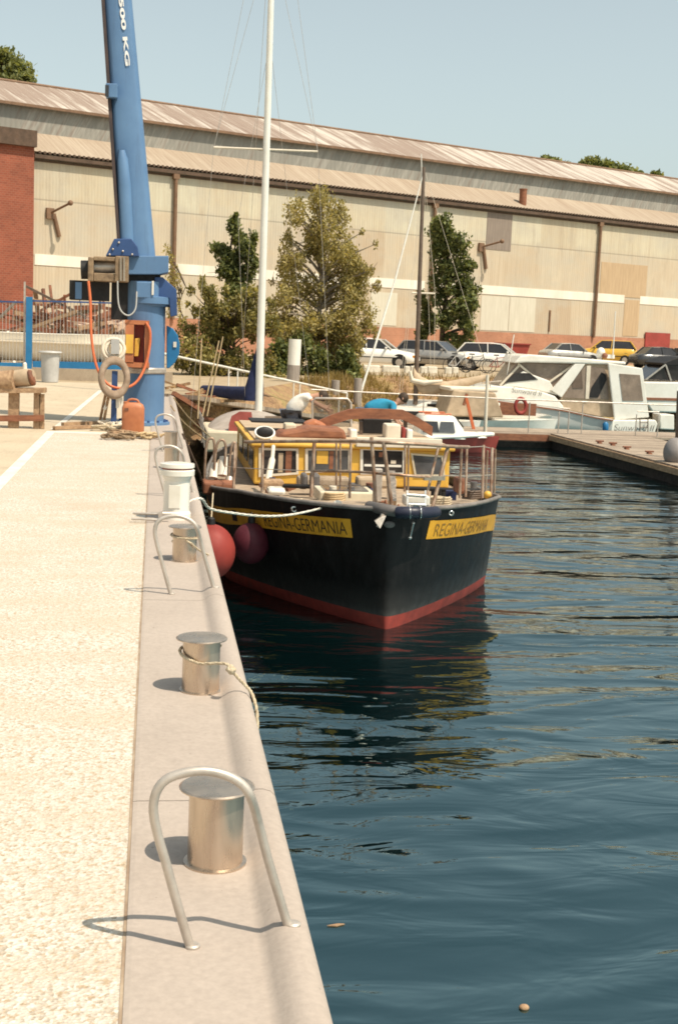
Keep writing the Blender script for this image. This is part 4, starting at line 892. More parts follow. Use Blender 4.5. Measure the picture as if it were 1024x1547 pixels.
window([(461, 714), (461, 677), (530, 677), (530, 712)], 'glass_grey', 'canvas_lt', [(478, 681, 496, 700, 'yellow'), (497, 681, 504, 708, 'rust_wood')])
window([(544, 716), (544, 676), (612, 678), (612, 717)], 'glass_dark', 'gel', [(550, 702, 606, 704, 'gel'), (572, 683, 578, 690, 'rust_wood'), (590, 695, 598, 700, 'canvas_lt')])
window([(626, 719), (620, 684), (669, 688), (672, 719)], 'glass_grey', 'cream')
for s_ in (0, 1, 2): MB().box((dxl-.006, DY+.6+s_*1.25, (dz0+dz1)/2+.06), (.02, .9, .3)).build('side_window', M['glass_dark'], rg)
for s_ in (0, 1, 2): MB().box((dxr+.006, DY+.6+s_*1.25, (dz0+dz1)/2+.06), (.02, .9, .3)).build('side_window', M['glass_dark'], rg)
# arched timber beam on the roof, canvas clutter
ar = MB(); path = [(440, 660), (468, 648), (500, 634), (527, 625), (560, 624), (608, 626), (630, 637), (652, 651)]
rings = []
for i, (u, v) in enumerate(path): 
    p = PL(u, v, 22.2); rings.append([p+np.array(o_) for o_ in ((0, -.06, -.085), (0, .06, -.085), (0, .06, .085), (0, -.06, .085))])
ar.loft(rings, True, True, False); ar.build('timber_arch', M['rust_wood'], label='reddish brown timber arch lying over the deckhouse roof', cat='timber arch')
gk = MB()
for u, v in ((545, 636), (612, 634), (500, 648)): gk.bar(PL(u, v, 22.25), PL(u, 668, 22.25), .06, .06)
gk.build('arch_support', M['drab'], rg)
cv = MB(); pts = [PL(u, v, 21.2) for u, v in ((415, 664), (425, 652), (455, 648), (470, 645), (520, 648), (525, 664))]; cv.prism(pts, (0, .7, 0)); cv.build('folded_canvas', M['rust_wood'], label='reddish folded canvas on the front of the deckhouse roof', cat='canvas', bevel=.05)
cv = MB(); pts = [PL(u, v, 21.9) for u, v in ((456, 662), (462, 640), (478, 634), (492, 640), (500, 655), (512, 650), (520, 664))]; cv.prism(pts, (0, .5, 0)); cv.build('sail_bag', M['orange'], label='orange sail bag heaped on the deckhouse roof under the timber arch', cat='sail bag', bevel=.05)
cl_items = [('white storage box', 'gel', 528, 648, 540, 660), ('dark instrument box', 'black', 546, 632, 592, 650), ('white life raft case', 'canvas_lt', 582, 641, 606, 657), ('red fuel can', 'skip', 607, 645, 613, 658), ('small white box', 'gel', 614, 648, 624, 658), ('pale yellow cushion', 'cream', 430, 640, 448, 652)]
for nm, m, u0, v0, u1, v1 in cl_items:
    pbox(MB(), u0, v0, u1, v1+6, 22.5 if 'dark' in nm else 21.6, .35).build(nm.replace(' ', '_'), M[m], label=nm+' on the deckhouse roof of the black boat', cat=nm.split()[-1], bevel=.03)
vc = thing('ventilator_cowl', 'white cowl ventilator with a black mouth at the left corner of the yellow deckhouse', 'ventilator', PL(397, 672, 20.9))
MB().tube(smooth_path([PL(394, 672, 20.9), PL(396, 662, 20.9), PL(402, 655, 20.7)]), [.10]*7+[.12]*6, 16).build('cowl', M['gel'], vc)
MB().ball(PL(400, 653, 20.62), .125, (1.15, .35, .7)).build('mouth', M['black'], vc); MB().torus(PL(400, 653, 20.60), .15, .018, Matrix.Rotation(math.radians(50), 3, 'X'), 24, 8, .75).build('rim', M['gel'], vc)
hz_ = MB(); hz_.box(PL(422, 637, 22.4)+np.array([0, .3, 0]), (.95, .8, .03)); hz_.build('roof_hatch', M['black'], rg)
ws = thing('windscreen', 'framed glass windscreen standing aft of the deckhouse between the two men', 'windscreen', PL(500, 655, 24.0))
fr = MB(); fp = [PL(u, v, 24.0) for u, v in ((472, 655), (472, 606), (477, 601), (525, 602), (530, 608), (530, 655))]; fr.tube(fp, .022, 8); fr.build('frame', M['galv'], ws)
def clearmat():
    t = NT('tinted_screen_glass'); t.set(color=(.25, .24, .22), rough=.05, trans=.85, ior=1.1); return t.m
gp = MB(); gp.add([p for p in fp], [tuple(range(6))]); gp.build('glass', clearmat(), ws)
for u, v in ((486, 620), (520, 614)):
    c = PL(u, v, 24.05); MB().ball(c, .03).build('deck_lamp', M['gel'], ws)
# pulpit, stanchions, lifelines
rl_ = MB(); posts = []
def post(a, b, y0, y1, r=.017): return MB().tube([PL(*a, y0), PL(*b, y1)], r, 8).build('stanchion', M['steel_rail'], rg)
post((530, 665), (528, 752), 15.9, 15.75); post((561, 660), (568, 765), 15.4, 15.3, .022); post((579, 667), (592, 768), 15.15, 15.1, .024)
post((676, 676), (652, 770), 15.5, 15.25, .024); post((662, 675), (640, 765), 15.5, 15.25, .017); post((475, 666), (470, 750), 16.3, 16.1, .024)
post((697, 676), (694, 752), 16.2, 16.1); post((730, 672), (728, 752), 17.6, 17.4, .022); post((743, 676), (741, 750), 18.2, 18.0, .022); post((748, 678), (746, 748), 19.2, 19.2); post((705, 674), (703, 750), 16.7, 16.5); post((736, 680), (733, 750), 19, 19)
post((397, 668), (396, 742), 17.3, 17.1, .019); post((355, 670), (353, 738), 18.4, 18.2, .019); post((612, 670), (611, 742), 17.5, 17.5, .017); post((617, 672), (616, 742), 17.7, 17.7, .014); post((508, 664), (508, 744), 18.0, 18.0, .014); post((514, 662), (514, 744), 18.2, 18.2, .014)
pr = MB(); pr.tube(smooth_path([PL(370, 667, 17.6), PL(475, 666, 16.2), PL(530, 666, 15.8), PL(580, 668, 15.15), PL(640, 671, 15.2), PL(680, 674, 15.5), PL(708, 675, 16.2)], 5), .022, 8); pr.build('pulpit_rail', M['steel_rail'], rg)
pr = MB(); pr.tube(smooth_path([PL(470, 711, 16.2), PL(530, 712, 15.8), PL(590, 716, 15.15), PL(640, 720, 15.2), PL(670, 721, 15.4)], 5), .017, 8); pr.build('pulpit_rail', M['steel_rail'], rg)
MB().bar(PL(640, 722, 15.2), PL(671, 722, 15.35), .03, .05).build('pulpit_step', M['steel'], rg)
ll = MB()
for pts in ([(670, 718, 15.5), (705, 719, 16.6), (743, 717, 18.1)], [(708, 675, 16.3), (730, 674, 17.6), (746, 678, 18.6)], [(396, 708, 17.2), (355, 706, 18.3), (322, 700, 20)], [(470, 711, 16.2), (396, 708, 17.2)], [(475, 598, 40), (475, 598.2, 40)]): ll.tube([PL(*p) for p in pts], .006, 6)
ll.build('lifelines', M['galv'], rg)
# bow fittings
bw1 = MB(); bw1.tube(smooth_path([PLb(556, 764, 15.35), PLb(575, 768, 15.05), PLb(600, 772, 14.95), PLb(626, 773, 14.93)]), [.03]+[.065]*17+[.05], 14); bw1.build('bow_fender', M['greyhull'], label='grey roll fender lashed across the left of the bow', cat='fender')
bw2 = MB(); bw2.tube(smooth_path([PLb(597, 774, 14.86), PLb(625, 774, 14.82), PLb(648, 774, 14.95), PLb(659, 773, 15.1)]), [.055]+[.07]*17+[.045], 14); bw2.build('bow_fender', mat('dark_navy_vinyl', (.022, .024, .045), (.014, .015, .028), 5, .4), label='dark blue roll fender lashed across the right of the bow', cat='fender')
lsh = MB()
for u in (618, 634): lsh.torus(PLb(u, 774, 14.83), .074, .008, Matrix.Rotation(math.radians(88), 3, 'Y'), 18, 6)
lsh.build('fender_lashing', M['chrome'], rg)
an = thing('anchor', 'small steel anchor hanging under the left side of the bow', 'anchor', PLb(572, 800, 14.95))
MB().bar(PLb(578, 776, 14.95), PLb(571, 796, 14.93), .025, .035).build('shank', M['galv'], an); MB().prism([PLb(565, 786, 14.93), PLb(573, 797, 14.9), PLb(582, 778, 14.95), PLb(575, 779, 14.95)], (0, -.05, 0)).build('fluke', M['galv'], an); MB().ball(PLb(588, 792, 14.98), .05, (1.3, .4, .8)).build('fluke', M['greyhull'], an)
bs = MB(); bs.tube([PLb(624, 790, 14.93), PLb(619, 812, 14.96)], .014, 8); bs.ball(PLb(619, 812, 14.95), .022); bs.ball(PLb(624, 790, 14.93), .018); bs.build('bobstay_fitting', M['chrome'], rg)
wl = thing('anchor_windlass', 'bright steel anchor windlass and roller on the bow above the dark blue fender', 'windlass', PLb(628, 765, 15.15))
for u in (615, 642): MB().bar(PLb(u, 742, 15.15), PLb(u, 766, 15.05), .02, .07).build('cheek', M['chrome'], wl)
MB().tube([PLb(614, 747, 15.1), PLb(643, 749, 15.1)], .022, 10).build('drum', M['chrome'], wl); MB().tube([PLb(616, 762, 15.0), PLb(642, 763, 15.0)], .028, 10).build('drum', M['chrome'], wl)
MB().box(PLb(628, 755, 15.4), (.3, .22, .12)).build('motor', M['white'], wl, bevel=.02)
sm_ = MB(); sm_.box(PL(570, 732, 16.4), (.10, .12, .42)); sm_.build('samson_post', M['galv'], rg, bevel=.01); sm_ = MB(); sm_.bar(PL(590, 716, 16.0), PL(592, 762, 15.5), .1, .12); sm_.build('bow_post', M['steel'], rg)
hw = MB(); hw.torus(hp_at(1, .52, zdf(.52)-.07, .01), .025, .012, Matrix.Rotation(math.radians(90), 3, 'X'), 14, 6); hw.torus(hp_at(-1, .85, zdf(.85)-.10, .01), .03, .013, Matrix.Rotation(math.radians(90), 3, 'X'), 14, 6); hw.build('fairlead', M['chrome'], rg, local=True)
# deck items
for nm, m, u0, v0, u1, v1, y in (('deck_box', 'deck', 450, 722, 530, 734, 19.0), ('deck_hatch', 'canvas', 540, 722, 600, 733, 18.6), ('rope_bin', 'wood', 395, 726, 430, 736, 18.5), ('outboard_case', 'greyhull', 470, 716, 484, 734, 18.3), ('white_fender', 'gel', 405, 738, 432, 744, 17.2), ('tool_box', 'rusty', 690, 722, 704, 742, 17.0), ('gas_bottle', 'greyhull', 456, 716, 466, 732, 18.4)):
    pbox(MB(), u0, v0, u1, v1+4, y, .3).build(nm, M[m], label={'deck_box': 'long low wooden box on the foredeck', 'deck_hatch': 'tan hatch cover on the foredeck before the white-framed window', 'rope_bin': 'low wooden bin on the foredeck near the left rail', 'outboard_case': 'grey case on the foredeck before the deckhouse', 'white_fender': 'white rounded fender lying on the foredeck at left', 'tool_box': 'rusty box on the right side deck', 'gas_bottle': 'grey bottle beside the grey case on the foredeck'}[nm], cat=nm.replace('_', ' '), bevel=.04)
for i, (u, v, y, R_, m) in enumerate(((440, 738, 17.4, .17, 'rope'), (505, 741, 17.2, .14, 'straw'), (665, 742, 17.0, .15, 'rope'), (712, 740, 17.8, .14, 'drab'))):
    c = PL(u, v, y); c[2] = WZ+1.06+.12*(i > 0); cq = MB(); pts = []
    for k in range(60): a = k*.42; q_ = R_*(1-.25*((k*7) % 5)/5); pts.append((c[0]+q_*math.cos(a), c[1]+q_*math.sin(a), c[2]+.004*k*.5))
    cq.tube(pts, .017, 6); cq.build('rope_coil', M[m], label=['pale rope coil at the left of the foredeck', 'straw coloured rope coil behind the left pulpit posts', 'pale rope coil at the right of the foredeck', 'brown rope coil on the right side deck'][i], cat='rope coil')
ch = MB()
for k in range(14):
    p = PL(628, 757, 15.5)*(1-k/14)+PL(560, 741, 17.0)*(k/14); p[2] = WZ+1.27; ch.torus(p, .035, .011, Matrix.Rotation(1.57*(k % 2), 3, 'Y'), 10, 5)
ch.build('anchor_chain', M['rusty'], label='rusty anchor chain running aft from the windlass over the foredeck', cat='chain')
sk_ = thing('foredeck_hatch', 'low white framed skylight hatch in the middle of the foredeck', 'hatch', PL(520, 742, 17.6)); c = PL(520, 738, 17.6)
MB().box((c[0], c[1], WZ+1.22), (.75, .7, .16)).build('frame', M['cream'], sk_, bevel=.02); MB().box((c[0], c[1], WZ+1.305), (.58, .54, .02)).build('pane', M['glass_grey'], sk_)
for i in range(22):
    u = rnd.choice([rnd.uniform(400, 470), rnd.uniform(470, 560), rnd.uniform(660, 725)]); y = rnd.uniform(17.2, 19.5); c = PL(u, 735, y); c[2] = WZ+1.09+.05*rnd.random()+.1*(19.5-y)/2.5
    m_ = MB(); L = rnd.uniform(.08, .3); a = rnd.uniform(0, 3.1)
    if i % 3 == 0: m_.tube([c, c+np.array([0, 0, .16])], rnd.uniform(.03, .07), 10)
    elif i % 3 == 1: m_.box(c+np.array([0, 0, .05]), (L, .14, .12), a)
    else: m_.bar(c, c+np.array([L*2*math.cos(a), L*2*math.sin(a), .03]), .06, .05)
    m_.build('deck_gear', M[rnd.choice(['rusty', 'wood', 'greyhull', 'canvas_lt', 'navy', 'black', 'steel', 'rust_wood'])], label='small piece of gear lying loose on the deck before the yellow deckhouse', cat='deck gear', group='loose gear on the foredeck')
ob = MB(); ob.ball(PL(736, 747, 17.6), .055); ob.build('yellow_float', M['yellow'], label='small yellow float on the right side deck of the black boat', cat='float')
dp = MB(); dp.tube([PL(410, 733, 18.6), PL(560, 737, 18.0)], .03, 8); dp.build('boathook', M['black'], label='black pole lying across the foredeck', cat='pole')
dp = MB(); dp.tube([PL(610, 737, 18.2), PL(725, 741, 17.9)], .03, 8); dp.build('boathook', M['black'], label='black pole lying on the right side deck', cat='pole')
wr = MB(); wr.tube(smooth_path([PL(413, 674, 19.9), PL(411, 695, 19.5), PL(407, 715, 19.2), PL(404, 733, 19.0)]), [.03]*6+[.05]*13, 10); wr.build('white_hose', M['canvas_lt'], label='pale bent hose hanging before the left deckhouse window', cat='hose')
# boarding hoops at left
for i, (u0, u1, vt, vb, y) in enumerate(((312, 324, 662, 735, 19.3), (327, 341, 664, 720, 19.0), (349, 357, 668, 722, 19.6))):
    m_ = MB(); m_.tube(smooth_path([PL(u0-4, vb, y), PL(u0, vt+12, y), PL((u0+u1)/2, vt, y), PL(u1, vt+10, y), PL(u1-3, vb, y)], 6), .019, 8)
    m_.build('boarding_hoop', M['steel_rail'], label=['tall bent boarding hoop nearest the quay on the black boat', 'middle of three bent boarding hoops on the black boat', 'boarding hoop nearest the deckhouse corner'][i], cat='boarding hoop', group='boarding hoops at the side deck')
for i, (u, v0, v1, m) in enumerate(((322, 700, 722, 'white'), (336, 690, 718, 'white'), (318, 718, 735, 'canvas_lt'), (345, 722, 736, 'galv'))):
    MB().tube([PL(u+2, v0, 19.1), PL(u, v1, 19.0)], [.06, .07], 12).build('small_fender', M[m], label='small pale fender hanging inside the boarding hoops', cat='fender', group='small fenders by the boarding hoops')
bx2 = MB(); bx2.box(PL(330, 735, 18.9), (.45, .5, .18)); bx2.build('coil_box', M['rust_wood'], label='brown box at the side deck below the boarding hoops', cat='box', bevel=.03)
# round fenders between hull and quay
for i, (u, v, y, r, m, lab) in enumerate(((318, 833, 15.7, .30, 'fender', 'bright red ball fender squeezed between the black boat and the quay'), (379, 820, 16.5, .235, 'shaded', 'dark maroon ball fender against the black hull, shade put into its colour'))):
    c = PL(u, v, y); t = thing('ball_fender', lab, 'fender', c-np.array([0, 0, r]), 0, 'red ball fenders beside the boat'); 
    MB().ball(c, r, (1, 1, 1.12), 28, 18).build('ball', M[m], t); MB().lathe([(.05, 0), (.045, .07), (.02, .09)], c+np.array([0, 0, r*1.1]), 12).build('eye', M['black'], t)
    MB().tube([c+np.array([0, 0, r*1.15+.05]), PL(u+(4 if i == 0 else 6), 745, y+.6)], .009, 6).build('lanyard', M['rope'], t)
# mooring line from bow to quay
fl = rw(hp_at(-1, .85, zdf(.85)-.10, .03)); q0 = np.array([.44, 12.4, .05])
ml = [P(271, 766, 12.2), q0]; tgt = P(510, 760, float(fl[1]))
for k, (u, v) in enumerate(((318, 768), (355, 775), (395, 779), (432, 778), (470, 771))): 
    t = (k+1)/6; ml.append(P(u, v, q0[1]+(fl[1]-q0[1])*t))
ml.append(tgt); rope(ml, .0125, 'white mooring rope sagging from the quay to the bow of the black boat', k=8, m='white')
kb_ = MB(); kb_.ball(tgt, .045, (1.2, .8, .9)); kb_.build('rope_eye', M['white'], label='white rope eye at the bow fairlead', cat='rope eye')

# ================================================================ PEOPLE
def person(label, hip, sh_, head, hands, feet, shirt, face):
    hip, sh_, head = [np.array(p, float) for p in (hip, sh_, head)]; t = thing('person', label, 'person', (hip[0], hip[1], feet[0][2]))
    ax = sh_-hip; ax /= np.linalg.norm(ax); side = np.array([0, 1., 0]); mid = hip+(sh_-hip)*.5+np.array([0, 0, .05])
    N_ = [(hip, (.11, .09)), (mid, (.11, .09)), (sh_, (.105, .085)), (sh_+(head-sh_)*.4, (.055, .055)), (head, (.085, .10)), (head+(head-sh_)/np.linalg.norm(head-sh_)*.10, (.07, .08))]; E_ = [(0, 1), (1, 2), (2, 3), (3, 4), (4, 5)]
    SH = [(hip-ax*.10, (.21, .19)), (mid, (.215, .185)), (sh_, (.185, .16)), (sh_+(head-sh_)*.2, (.09, .09))]; SE_ = [(0, 1), (1, 2), (2, 3)]; TR = [(hip+ax*.05, (.20, .17))]; TE = []
    for k, s in enumerate((-1, 1)):
        so_ = sh_+side*s*.17; ha = np.array(hands[k], float); el_ = (so_+ha)/2+np.array([-.06, s*.05, .02]); b = len(N_)
        N_ += [(so_, .055), (el_, .042), (ha, .03), (ha+(ha-el_)/np.linalg.norm(ha-el_)*.07, (.042, .018))]; E_ += [(2, b), (b, b+1), (b+1, b+2), (b+2, b+3)]
        dirv = (ha-el_)/np.linalg.norm(ha-el_); pw = np.cross(dirv, side); 
        for f_ in range(5):
            o_ = ha+dirv*.08+pw*(f_-2)*.019 if f_ < 4 else ha+dirv*.035+pw*.05; L = (.06, .07, .075, .06, .05)[f_]; c0 = len(N_)
            dd = dirv if f_ < 4 else dirv*.6+pw*.8
            N_ += [(o_+dd*.02, .0095), (o_+dd*(.02+L*.5)+side*.006, .0085), (o_+dd*(.02+L)-side*.012*s, .0075)]; E_ += [(b+3 if f_ < 4 else b+2, c0), (c0, c0+1), (c0+1, c0+2)]
        q_ = len(SH); SH += [(so_, .07), (so_+(el_-so_)*.75, .062)]; SE_ += [(2, q_), (q_, q_+1)]
        hj = hip+side*s*.10-np.array([0, 0, .05]); ft_ = np.array(feet[k], float); kn_ = (hj+ft_)/2+np.array([.07, 0, .02]); b = len(N_)
        N_ += [(hj, .085), (kn_, .06), (ft_+np.array([0, 0, .09]), .042), (ft_+np.array([.16, 0, .035]), (.04, .03))]; E_ += [(0, b), (b, b+1), (b+1, b+2), (b+2, b+3)]
        q_ = len(TR); TR += [(hj, .13), (kn_, .095), (ft_+np.array([0, 0, .13]), .07)]; TE += [(0, q_), (q_, q_+1), (q_+1, q_+2)]
    skin(N_, E_, 2).build('body', M['skin'], t); skin(SH, SE_, 2).build('shirt', M[shirt], t); skin(TR, TE, 2).build('trousers', M['jeans'], t)
    fd = np.array(face, float); fd /= np.linalg.norm(fd); up_ = (head-sh_)/np.linalg.norm(head-sh_); hc = head+up_*.035
    MB().ball(hc-fd*.022+up_*.03, .105, (1, 1, 1.02), 16, 10).build('hair', M['hair'], t)
    sd = np.cross(fd, up_); sd /= np.linalg.norm(sd)
    for s in (-1, 1): MB().ball(hc+fd*.088+sd*s*.032+up_*.0, .012, n=10, m=6).build('eye', M['text_dark'], t); MB().ball(hc+sd*s*.09-up_*.01, .028, (.5, .8, 1), 10, 6).build('ear', M['skin'], t)
    MB().tube([hc+fd*.08+up_*.01, hc+fd*.115-up_*.03, hc+fd*.09-up_*.035], [.008, .016, .012], 8).build('nose', M['skin'], t); MB().tube([hc+fd*.087-up_*.06-sd*.022, hc+fd*.093-up_*.062, hc+fd*.087-up_*.06+sd*.022], .007, 6).build('mouth', M['redcloth'], t)
    return t
PY = 25.4
hip = PL(441, 622, PY); shd = PL(463, 599, PY); hd_ = PL(484, 599, PY-.05); fz = hip[2]-.88
person('man in a white shirt and grey jeans bending over on the black boat', hip, shd, hd_, [PL(492, 618, PY-.25), PL(494, 616, PY+.25)], [(hip[0]-.02, PY-.12, fz), (hip[0]-.05, PY+.14, fz)], 'shirt_w', (.5, -.2, -.8))
hip = PL(556, 621, PY); shd = PL(592, 612, PY); hd_ = PL(606, 604, PY); fz = hip[2]-.9
person('man in a turquoise shirt stooping behind the timber arch', hip, shd, hd_, [PL(600, 640, PY-.25), PL(606, 641, PY+.25)], [(hip[0]-.02, PY-.12, fz), (hip[0]-.05, PY+.14, fz)], 'shirt_b', (.7, -.2, -.6))
# stern deck under the men
sd_ = MB(); zz = PL(440, 625, PY)[2]-.89; sd_.box((2.95, 25.9, zz-.06), (2.6, 1.5, .1)); sd_.build('stern_deck', M['deck'], rg)

# ================================================================ NEIGHBOUR YACHT WITH WHITE MAST
MY = 30.0
ny = thing('sailing_yacht', 'grey sailing yacht with a tall white mast and navy sail cover behind the black boat', 'boat', (2.35, 32.0, WZ))
h, d = hull_mb(9.6, 2.7, 1.0, -.25, fine=.5, sheer=.15)
rotm = lambda p: (p[1], -p[0], p[2])
place(h, rotm); place(d, rotm); h.build('hull', M['greyhull'], ny, local=True); d.build('deck', M['cream'], ny, local=True)
mp = P(390, 640, MY); mtop = P(417, -250, MY)
MB().tube([mp-np.array([0, 0, .6]), P(396, 440, MY), P(405, 150, MY), mtop], [.088, .085, .074, .055], 16).build('mast', M['gel'], ny)
MB().tube([P(323, 222, MY), P(480, 228.5, MY)], .022, 8).build('spreader', M['canvas_lt'], ny)
sy = MB()
for pts in (((410, -100), (323, 222), (287, 650)), ((410, -100), (480, 228), (500, 645)), ((408, 60), (360, 330), (372, 640)), ((417, -250), (324, 222)), ((417, -250), (480, 228))):
    sy.tube([P(u, v, MY+(.0 if k == 0 else .05)) for k, (u, v) in enumerate(pts)], .0045, 5)
sy.tube([mtop, np.array([2.3, 36.6, -.8])], .005, 5); sy.tube([P(408, 60, MY), P(468, 590, MY+2)], .0045, 5); sy.build('shrouds', M['galv'], ny)
bm = MB()
rr = []
for u, v, hh, ww, y in ((384, 593, .15, .14, 30.3), (372, 594, .17, .15, 30.9), (350, 593, .16, .13, 31.8), (325, 590, .14, .11, 32.7), (308, 588, .11, .10, 33.3), (306, 588, .04, .04, 33.4)):
    c = P(u, v, y); rr.append([(c[0]+ww*math.cos(a), c[1], c[2]+hh*math.sin(a)) for a in [2*math.pi*k/14 for k in range(14)]])
bm.loft(rr)
bm.loft([[(c0[0]+r_*math.cos(a), c0[1]+.6*r_*math.sin(a), c0[2]) for a in [2*math.pi*k/14 for k in range(14)]] for c0, r_ in ((P(383, 605, MY+.1), .22), (P(384, 588, MY+.1), .22), (P(387, 565, MY+.1), .16), (P(390, 542, MY+.1), .115), (P(393, 524, MY+.1), .075))]); bm.build('sail_cover', M['navy'], ny)
# rounded grey sprayhood with a red panel
sh2 = MB(); rr = []
for k in range(10):
    t = k/9; y = 28.2+1.9*t; c = np.array([2.15, y, P(380, 665, 28.5)[2]-.05]); ww = 1.15*(1-.12*t*t); hh = .62*(math.sin(.55+1.1*t))
    rr.append([(c[0]+ww*math.cos(a), c[1], c[2]+hh*math.sin(a)) for a in [math.pi*j/18 for j in range(19)]])
sh2.loft(rr, False, False); sh2.add(rr[0], [tuple(range(19))]); s_o = sh2.build('sprayhood', M['dome'], ny)
rp_ = MB(); rp_.prism([P(u, v, 28.18) for u, v in ((345, 662), (346, 640), (350, 628), (362, 621), (380, 622), (385, 662))], (0, -.02, 0)); rp_.build('red_panel', M['redcloth'], s_o)
wn_ = MB(); wn_.prism([P(u, v, 28.18) for u, v in ((400, 660), (400, 628), (425, 628), (436, 645), (438, 660))], (0, -.02, 0)); wn_.build('clear_panel', M['clear'], s_o)
lbx = MB(); lbx.box((2.2, 29.4, -.75), (2.2, 2.6, .45)); lbx.build('cabin', M['cream'], ny, bevel=.05)
nr_ = MB()
for k in range(6): nr_.tube([(1.05+.02*k, 27.7+k*.9, -.85), (1.0, 27.7+k*.9, -.25)], .014, 6)
nr_.tube([(1.02, 27.7, -.26), (1.02, 32.4, -.26)], .01, 6); nr_.tube([(1.03, 27.7, -.55), (1.03, 32.4, -.55)], .008, 6); nr_.build('guard_rail', M['galv'], ny)
# leaning bamboo sticks and ropes at the quay end
for i, (a, b, y) in enumerate((((305, 511), (299, 632), 28.6), ((331, 514), (306, 628), 28.8), ((337, 508), (313, 628), 29.0))):
    MB().tube([P(*a, y), P(*b, y)], [.013, .018], 8).build('bamboo_cane', M['straw'], label=['upright pale cane, leftmost of three behind the crane', 'leaning pale cane in the middle of three behind the crane', 'leaning pale cane, rightmost and tallest of three behind the crane'][i], cat='cane', group='canes standing on the grey yacht')
rope([P(262, 600, 26), P(285, 630, 26.5), P(318, 660, 27.4)], .012, 'upper of two pale mooring ropes running from the quay end to the grey yacht', k=5, m='straw')
rope([P(258, 612, 25), P(280, 640, 25.5), P(316, 668, 26)], .012, 'lower of two pale mooring ropes running from the quay end to the grey yacht', k=5, m='straw')
rope([P(276, 655, 19), P(300, 710, 19.3), P(304, 725, 19.4)], .016, 'dark slanting mooring rope from the quay lip to the black boat side', k=5, m='drab')
for i in range(26):
    u = rnd.uniform(264, 330); v = 575+(u-264)*.35+rnd.uniform(0, 62); y = rnd.uniform(30, 36); c = P(u, v, y); a = rnd.uniform(-.9, .9); L = rnd.uniform(.2, .7)
    MB().bar(c-np.array([L*math.cos(a), 0, -L*.6*math.sin(a)-.02]), c+np.array([L*math.cos(a), .3, -L*.6*math.sin(a)]), rnd.uniform(.05, .2), rnd.uniform(.03, .1)).build('driftwood', M[rnd.choice(['wood', 'canvas', 'rust_wood', 'straw', 'bank'])], label='weathered timber debris strewn on the bank right of the crane', cat='debris', group='timber debris on the bank')
# gangway
gw = thing('gangway', 'white railed gangway sloping from the quay end down to the pontoon', 'gangway', (.5, 31, 0))
g0, g1 = np.array([.55, 31.0, .02]), np.array([6.4, 41.0, -1.22]); dv = (g1-g0); sdv = np.array([dv[1], -dv[0], 0]); sdv = sdv/np.linalg.norm(sdv)*.5
MB().bar((g0+g1)/2-dv/2, g1, 1.0, .10).build('walkway', M['wood_lt'], gw)
for s in (-1,):
    r_ = MB(); r_.tube([g0+sdv*s+np.array([0, 0, .98]), g1+sdv*s+np.array([0, 0, .98])], .03, 8); r_.build('handrail', M['white'], gw)
    for k in (0, 2.4, 2.75, 5.2, 5.5, 8): a = g0+dv*(k/8)+sdv*s; MB().tube([a, a+np.array([0, 0, .98])], .019 if k % 8 else .03, 8).build('rail_post', M['white'], gw)

# ================================================================ PONTOON, PILES
pt = thing('pontoon', 'floating timber pontoon walkway with dark sides in front of the motor cruiser', 'pontoon', (11, 41.5, WZ))
PZ = -1.3
MB().box((18, 42.0, PZ-.04), (28, 2.6, .07)).build('walkway_deck', M['wood_lt'], pt)
MB().box((18, 42.0, PZ-.30), (27.8, 2.5, .42)).build('float', M['wood_dk'], pt)
fg = thing('pontoon_finger', 'timber pontoon finger with dark sides running towards the camera at right', 'pontoon', (12, 33, WZ))
f_ = MB(); fp_ = [(12.45, 40.65, PZ-.045), (12.66, 31.8, PZ-.045), (12.95, 19, PZ-.045), (15.6, 19, PZ-.045), (15.6, 40.65, PZ-.045)]
f_.prism(fp_, (0, 0, .075)); f_.build('finger_deck', M['wood_lt'], fg)
f_ = MB(); f_.prism([(p[0]+(.06 if i < 3 else -.06), p[1], -2.0) for i, p in enumerate(fp_)], (0, 0, 2.0+PZ-.06)); f_.build('float', M['wood_dk'], fg)
f_ = MB(); f_.bar((12.41, 40.6, PZ-.1), (12.62, 31.8, PZ-.1), .07, .16); f_.bar((12.62, 31.8, PZ-.1), (12.91, 19, PZ-.1), .07, .16); f_.build('edge_beam', M['wood'], fg)
f_ = MB(); f_.box((11.2, 40.62, PZ-.12), (2.6, .06, .2)); f_.build('edge_plank', M['rust_wood'], pt)
for i, (u, v) in enumerate(((905, 670), (925, 673), (946, 679), (980, 686))):
    c = G(u, v, PZ+.02); m_ = MB(); m_.box((c[0], c[1], PZ+.045), (.10, .16, .05)); m_.tube([(c[0]-.12, c[1], PZ+.10), (c[0]+.12, c[1], PZ+.10)], .025, 8); m_.box((c[0], c[1], PZ+.08), (.05, .05, .05)); m_.build('mooring_cleat', M['rusty'], label='small dark cleat on the edge of the pontoon finger', cat='cleat', group='cleats on the pontoon finger')
rlg = thing('pontoon_railing', 'thin pale pipe railing along the front of the pontoon walkway', 'railing', (11, 40.9, PZ))
RY = 40.8
MB().tube([P(470, 588, RY-.2), P(548, 592, RY), P(760, 602, RY), P(1080, 614, RY)], .022, 8).build('top_rail', M['galv'], rlg)
for u in (545, 640, 733, 800, 845, 860, 880, 962, 995):
    t0 = 598+(u-545)*.0375; x = P(u, t0, RY)[0]; MB().tube([(x, RY, PZ), (x, RY, P(u, t0, RY)[2]-(.0 if u not in (845, 860, 962, 995) else .25))], .02, 8).build('rail_post', M['galv'], rlg)
MB().tube([P(845, 616, RY), P(860, 617, RY)], .02, 8).build('rail_link', M['galv'], rlg); MB().tube([P(962, 621, RY), P(995, 622, RY)], .02, 8).build('rail_link', M['galv'], rlg)
